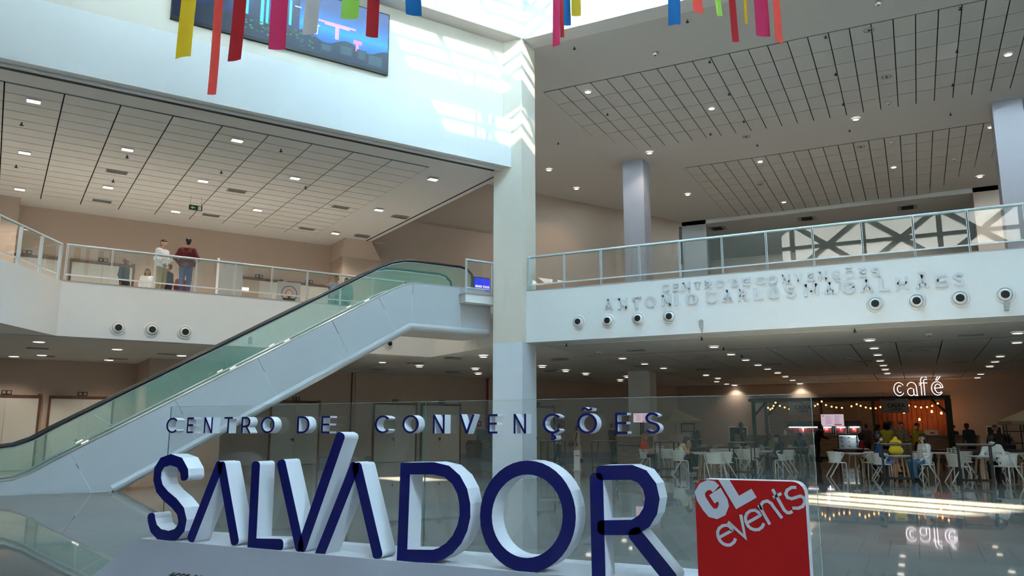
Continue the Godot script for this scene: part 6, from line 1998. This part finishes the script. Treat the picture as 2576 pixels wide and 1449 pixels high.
	# things on the counter
	for q in [[2342, 1085, 0, "small white cake box with a red mark on the counter"], [2427, 1086, 1, "small white bottle on the right counter"], [1975, 1083, 1, "white jar on the left counter"], [2318, 1090, 2, "dark tray on the right counter"]]:
		var p := on_z(q[0], q[1], zc - 0.25)
		var t := thing(["cake_box", "bottle", "tray"][q[2]], q[3], ["box", "bottle", "tray"][q[2]], xf(Vector3(p.x, 1.236, p.z)))
		if q[2] == 0:
			pbox(t, "card", Vector3(-0.3, 0, -0.1), Vector3(0.3, 0.24, 0.1), M.paper)
			pbox(t, "mark", Vector3(-0.05, 0.05, 0.1), Vector3(0.15, 0.12, 0.104), M.bottle_red)
		elif q[2] == 1:
			part(t, "body", lathem([Vector2(0.0, 0.0), Vector2(0.07, 0.0), Vector2(0.07, 0.16), Vector2(0.03, 0.21), Vector2(0.03, 0.26), Vector2(0.0, 0.26)], 14), M.paper)
			part(t, "lid", cyl(0.032, 0.03, 12), M.roll_grey, Transform3D(Basis(), Vector3(0, 0.27, 0)))
		else:
			pbox(t, "plate", Vector3(-0.2, 0, -0.12), Vector3(0.2, 0.03, 0.12), M.black_metal)
			pbox(t, "stack", Vector3(-0.12, 0.03, -0.08), Vector3(0.1, 0.12, 0.08), M.vent_dark)

func fridge(x0: float, x1: float, z: float, label: String) -> void:
	var f := thing("drinks_fridge", label, "fridge", xf(Vector3(x0, 0, z)))
	var w := x1 - x0
	var h := 1.95
	pbox(f, "cabinet", Vector3(0, 0, -0.55), Vector3(w, h, -0.05), M.black_metal)
	pbox(f, "header", Vector3(0, h - 0.28, -0.05), Vector3(w, h, 0.02), M.black_metal)
	pbox(f, "lining", Vector3(0.06, 0.2, -0.05), Vector3(w - 0.06, h - 0.28, -0.045), M.roll_grey)
	pbox(f, "lamp_strip", Vector3(0.08, h - 0.34, -0.04), Vector3(w - 0.08, h - 0.30, 0.0), M.fridge_light)
	var n := int((w - 0.14) / 0.075)
	for y in [1.02, 1.32]:
		pbox(f, "shelf", Vector3(0.06, y, -0.04), Vector3(w - 0.06, y + 0.015, 0.0), M.white)
		for k in n:
			var m: Material = M.bottle_red if y > 1.2 else (M.bottle_green if k % 3 else M.bottle_dark)
			part(f, "bottle", cyl(0.03, 0.24, 8, 0.022), m, Transform3D(Basis(), Vector3(0.1 + k * 0.075, y + 0.135, -0.005)))
	for s in ([0.0, w - 0.05] if w < 1.4 else [0.0, w / 2 - 0.025, w - 0.05]):
		pbox(f, "door_frame", Vector3(s, 0.1, -0.02), Vector3(s + 0.05, h - 0.28, 0.035), M.vent_frame)
	var o := OmniLight3D.new()
	o.name = "fridge_lamp"
	o.light_color = Color(0.9, 0.97, 1.0)
	o.light_energy = 0.08
	o.omni_range = 30.0
	o.omni_attenuation = 2.0
	o.shadow_enabled = true
	o.position = Vector3(w / 2, h - 0.4, 0.1)
	f.add_child(o, true)

func menu_picture() -> ImageTexture:
	if M.has("menu_tex"):
		return M.menu_tex
	var im := Image.create(128, 72, false, Image.FORMAT_RGB8)
	im.fill(Color(0.93, 0.82, 0.88))
	im.fill_rect(Rect2i(6, 6, 12, 8), Color(0.9, 0.5, 0.45))
	rng.seed = 5
	for c in 2:
		for r in 14:
			im.fill_rect(Rect2i(26 + c * 50, 8 + r * 4, 20 + rng.randi() % 20, 1), Color(0.55, 0.48, 0.55))
	im.fill_rect(Rect2i(74, 60, 40, 6), Color(0.75, 0.12, 0.25))
	M["menu_tex"] = ImageTexture.create_from_image(im)
	return M.menu_tex

func plant(p: Vector3, y: float, r: float, label: String) -> void:
	var o := thing("potted_plant", label, "plant", xf(Vector3(p.x, 0 if y < 1.2 else y, p.z)))
	var base := y if y < 1.2 else 0.25
	part(o, "pot", cyl(0.2 if y < 1.2 else 0.14, base, 16, 0.24 if y < 1.2 else 0.17), M.pot, Transform3D(Basis(), Vector3(0, base / 2, 0)))
	var st := st_new()
	for k in 70:
		var a := rng.randf() * TAU
		var e := rng.randf_range(0.15, 1.45)
		var d := Vector3(cos(a) * cos(e), sin(e), sin(a) * cos(e))
		var l := r * rng.randf_range(0.7, 1.1)
		var s := d.cross(Vector3.UP).normalized() * 0.03
		var b := Vector3(0, base, 0)
		var m1 := b + d * l * 0.55 + Vector3(0, 0.04, 0)
		var tip := b + d * l + Vector3(0, -0.1 * cos(e), 0)
		tri(st, b, m1 - s, m1 + s)
		tri(st, m1 - s, tip, m1 + s)
	part(o, "leaves", done(st), M.leaf)

# ---------------------------------------------------------------- other things along the walls
func make_odds() -> void:
	# fire hose cabinet, its sign, red riser and the brown chest by the hall wall
	var c := thing("hose_cabinet", "grey-blue fire hose cabinet with a round letter H mark", "cabinet", TL * xf(Vector3(20.42, 0.05, -34.45)))
	pbox(c, "body", Vector3(0, 0, 0), Vector3(0.78, 1.45, 0.18), M.box_blue)
	pbox(c, "door", Vector3(0.03, 0.03, 0.18), Vector3(0.75, 1.42, 0.2), M.box_blue)
	part(c, "mark_ring", lathem([Vector2(0.2, 0.0), Vector2(0.2, 0.006), Vector2(0.17, 0.006), Vector2(0.17, 0.0)], 24), M.vent_frame, Transform3D(Basis(Vector3.RIGHT, PI / 2), Vector3(0.39, 0.72, 0.2)))
	cafe_text("H", 64, 0.0034, M.vent_frame, c, Transform3D(Basis(), Vector3(0.39, 0.72, 0.203)))
	for q in [[20.55, "small red and white hydrant sign above the brown chest"], [25.75, "small red and white hydrant sign right of the corner column"]]:
		var s := thing("hydrant_sign", q[1], "sign", TL * xf(Vector3(q[0], 1.78, -34.44)))
		pbox(s, "plate", Vector3(-0.12, -0.14, 0), Vector3(0.12, 0.14, 0.01), M.red_pipe)
		cafe_text("H", 48, 0.003, M.paper, s, Transform3D(Basis(), Vector3(0, 0, 0.013)))
	var rp := thing("riser_pipe", "vertical red fire pipe on the hall wall beside the corner column", "pipe", TL * xf(Vector3(21.0, 1.5, -34.4)))
	part(rp, "pipe", cyl(0.055, 2.5, 12), M.red_pipe, Transform3D(Basis(), Vector3(0, 1.27, 0)))
	part(rp, "collar", cyl(0.08, 0.06, 12), M.red_pipe, Transform3D(Basis(), Vector3(0, 2.5, 0)))
	var dp := thing("drain_pipe", "thin dark pipe down the hall wall left of the first pair of doors", "pipe", TL * xf(Vector3(13.75, 1.3, -34.4)))
	part(dp, "pipe", cyl(0.03, 2.7, 8), M.rubber, Transform3D(Basis(), Vector3(0, 1.4, 0)))
	part(dp, "cap", cyl(0.05, 0.1, 10), M.rubber, Transform3D(Basis(), Vector3(0, 0.05, 0)))
	sbox("wall_pilaster", Vector3(13.95, 0, -34.5), Vector3(14.5, SOFFIT, -34.42), M.beige, TL)
	# wooden chest like a ballot box: wider shoulders, narrower foot
	var b := thing("wooden_chest", "brown lacquered wooden chest with tapering foot beside the hall doors", "chest", TL * xf(Vector3(20.0, 0, -34.0), 10.0))
	var st := st_new()
	var rings := [[0.26, 0.0], [0.30, 0.55], [0.33, 0.80], [0.24, 0.98]]
	for k in 3:
		var p: Array = rings[k]
		var q: Array = rings[k + 1]
		for e in [[Vector2(-1, 1), Vector2(1, 1)], [Vector2(1, 1), Vector2(1, -1)], [Vector2(1, -1), Vector2(-1, -1)], [Vector2(-1, -1), Vector2(-1, 1)]]:
			quad(st, Vector3(e[0].x * p[0], p[1], e[0].y * p[0] * 0.8), Vector3(e[0].x * q[0], q[1], e[0].y * q[0] * 0.8), Vector3(e[1].x * q[0], q[1], e[1].y * q[0] * 0.8), Vector3(e[1].x * p[0], p[1], e[1].y * p[0] * 0.8))
	quad(st, Vector3(-0.24, 0.98, 0.19), Vector3(-0.24, 0.98, -0.19), Vector3(0.24, 0.98, -0.19), Vector3(0.24, 0.98, 0.19))
	part(b, "body", done(st), M.chest_brown)
	pbox(b, "band", Vector3(-0.31, 0.6, 0.24), Vector3(0.31, 0.63, 0.26), M.wood_dark)
	pbox(b, "panel_moulding", Vector3(-0.16, 0.15, 0.235), Vector3(0.18, 0.45, 0.25), M.wood_dark)
	# white stanchion display on the floor before the kiosk
	var wp := on_y(1452, 1183, 0.0)
	var w := thing("white_stand", "slim white dispenser stand before the walking woman", "stand", xf(wp, 10.0))
	pbox(w, "foot", Vector3(-0.15, 0, -0.12), Vector3(0.15, 0.02, 0.12), M.white)
	pbox(w, "pillar", Vector3(-0.11, 0.02, -0.03), Vector3(0.11, 0.5, 0.03), M.white)
	pbox(w, "holder", Vector3(-0.11, 0.55, -0.05), Vector3(0.11, 0.72, 0.05), M.white)
	pbox(w, "neck", Vector3(-0.04, 0.5, -0.02), Vector3(0.04, 0.55, 0.02), M.roll_grey)
	# left mezzanine: roll-up banner, emblem stand, blue event screen
	var rb := on_l(548, 700, 28.5)
	var r := thing("folding_partition", "pale grey standing partition left of the open mezzanine door", "panel", TL * xf(Vector3(rb.x, MEZZ, rb.z)))
	pbox(r, "sheet", Vector3(0, 0.05, -0.01), Vector3(0.85, 1.72, 0.01), M.roll_grey)
	pbox(r, "upright", Vector3(-0.05, 0, -0.03), Vector3(0.02, 1.76, 0.03), M.white)
	pbox(r, "foot", Vector3(-0.05, 0, -0.2), Vector3(0.9, 0.04, 0.2), M.white)
	var eb := on_l(728, 720, 28.5)
	var em := thing("emblem_stand", "pale stand with a round emblem behind the left mezzanine rail", "stand", TL * xf(Vector3(eb.x, MEZZ, eb.z)))
	pbox(em, "board", Vector3(-0.45, 0, -0.02), Vector3(0.42, 1.15, 0.02), M.roll_grey)
	part(em, "ring", lathem([Vector2(0.3, 0.0), Vector2(0.3, 0.01), Vector2(0.275, 0.01), Vector2(0.275, 0.0)], 28), M.chest_brown, Transform3D(Basis(Vector3.RIGHT, PI / 2), Vector3(0, 0.72, 0.02)))
	part(em, "disc", cyl(0.14, 0.012, 24), M.bottle_red, Transform3D(Basis(Vector3.RIGHT, PI / 2), Vector3(0, 0.74, 0.024)))
	part(em, "disc", cyl(0.11, 0.016, 24), M.canvas, Transform3D(Basis(Vector3.RIGHT, PI / 2), Vector3(0, 0.74, 0.026)))
	part(em, "leaf_mark", sdfm([[Vector3(-0.2, 0.52, 0.02), Vector3(0.2, 0.52, 0.02), 0.04, 0.04], [Vector3(0, 0.5, 0.02), Vector3(0, 0.6, 0.02), 0.05, 0.04]], 0.02, 0.02), M.leaf)
	var sp := on_l(1212, 730, 24.0)
	var s := thing("event_screen", "blue screen reading MAKE YOUR EVENT HERE behind the small balcony rail", "screen", TL * xf(Vector3(sp.x, MEZZ, sp.z)))
	pbox(s, "case", Vector3(-0.42, 0.1, -0.09), Vector3(0.34, 1.2, -0.01), M.rubber)
	glow("event_blue", Color(0.10, 0.14, 0.80), 0.8)
	glow("event_pink", Color(0.95, 0.10, 0.45), 1.2)
	glow("event_text", Color(0.85, 0.80, 1.0), 1.2)
	pbox(s, "display", Vector3(-0.3, 0.1, -0.01), Vector3(0.34, 1.17, 0.0), M.event_blue)
	cafe_text("MAKE YOUR", 40, 0.0026, M.event_text, s, Transform3D(Basis(), Vector3(0.02, 0.86, 0.004)), 800)
	cafe_text("EVENT HERE", 40, 0.0026, M.event_text, s, Transform3D(Basis(), Vector3(0.02, 0.68, 0.004)), 800)
	cafe_text("CCS", 64, 0.0042, M.event_pink, s, Transform3D(Basis(), Vector3(0.02, 0.42, 0.004)), 800)
	pbox(s, "foot", Vector3(-0.3, 0, -0.25), Vector3(0.3, 0.1, 0.1), M.rubber)
	var sc_l := AreaLight3D.new()
	sc_l.name = "event_screen_light"
	sc_l.area_size = Vector2(0.6, 1.0)
	sc_l.light_color = Color(0.4, 0.4, 1.0)
	sc_l.light_energy = 0.3
	sc_l.shadow_enabled = true
	sc_l.transform = Transform3D(Basis(Vector3.UP, PI), Vector3(0, 0.65, 0.03))
	s.add_child(sc_l, true)
	var pp := on_l(1021, 680, 33.2)
	var pq := thing("sprinkler_pipe", "thin vertical pipe on the mezzanine wall above the escalator head", "pipe", TL * xf(Vector3(pp.x, MEZZ, -33.2)))
	part(pq, "pipe", cyl(0.04, 2.6, 8), M.chest_brown, Transform3D(Basis(), Vector3(0, 1.3, 0)))
	part(pq, "collar", cyl(0.06, 0.06, 8), M.chest_brown, Transform3D(Basis(), Vector3(0, 2.58, 0)))

func _ready() -> void:
	rng.seed = 12
	make_light()
	make_materials()
	make_structure()
	make_sign()
	make_escalator()
	make_guards()
	make_doors()
	fascia_lettering()
	fascia_fittings()
	make_screen()
	make_ribbons()
	make_ceiling_things()
	make_people()
	make_seating()
	make_cafe()
	make_odds()
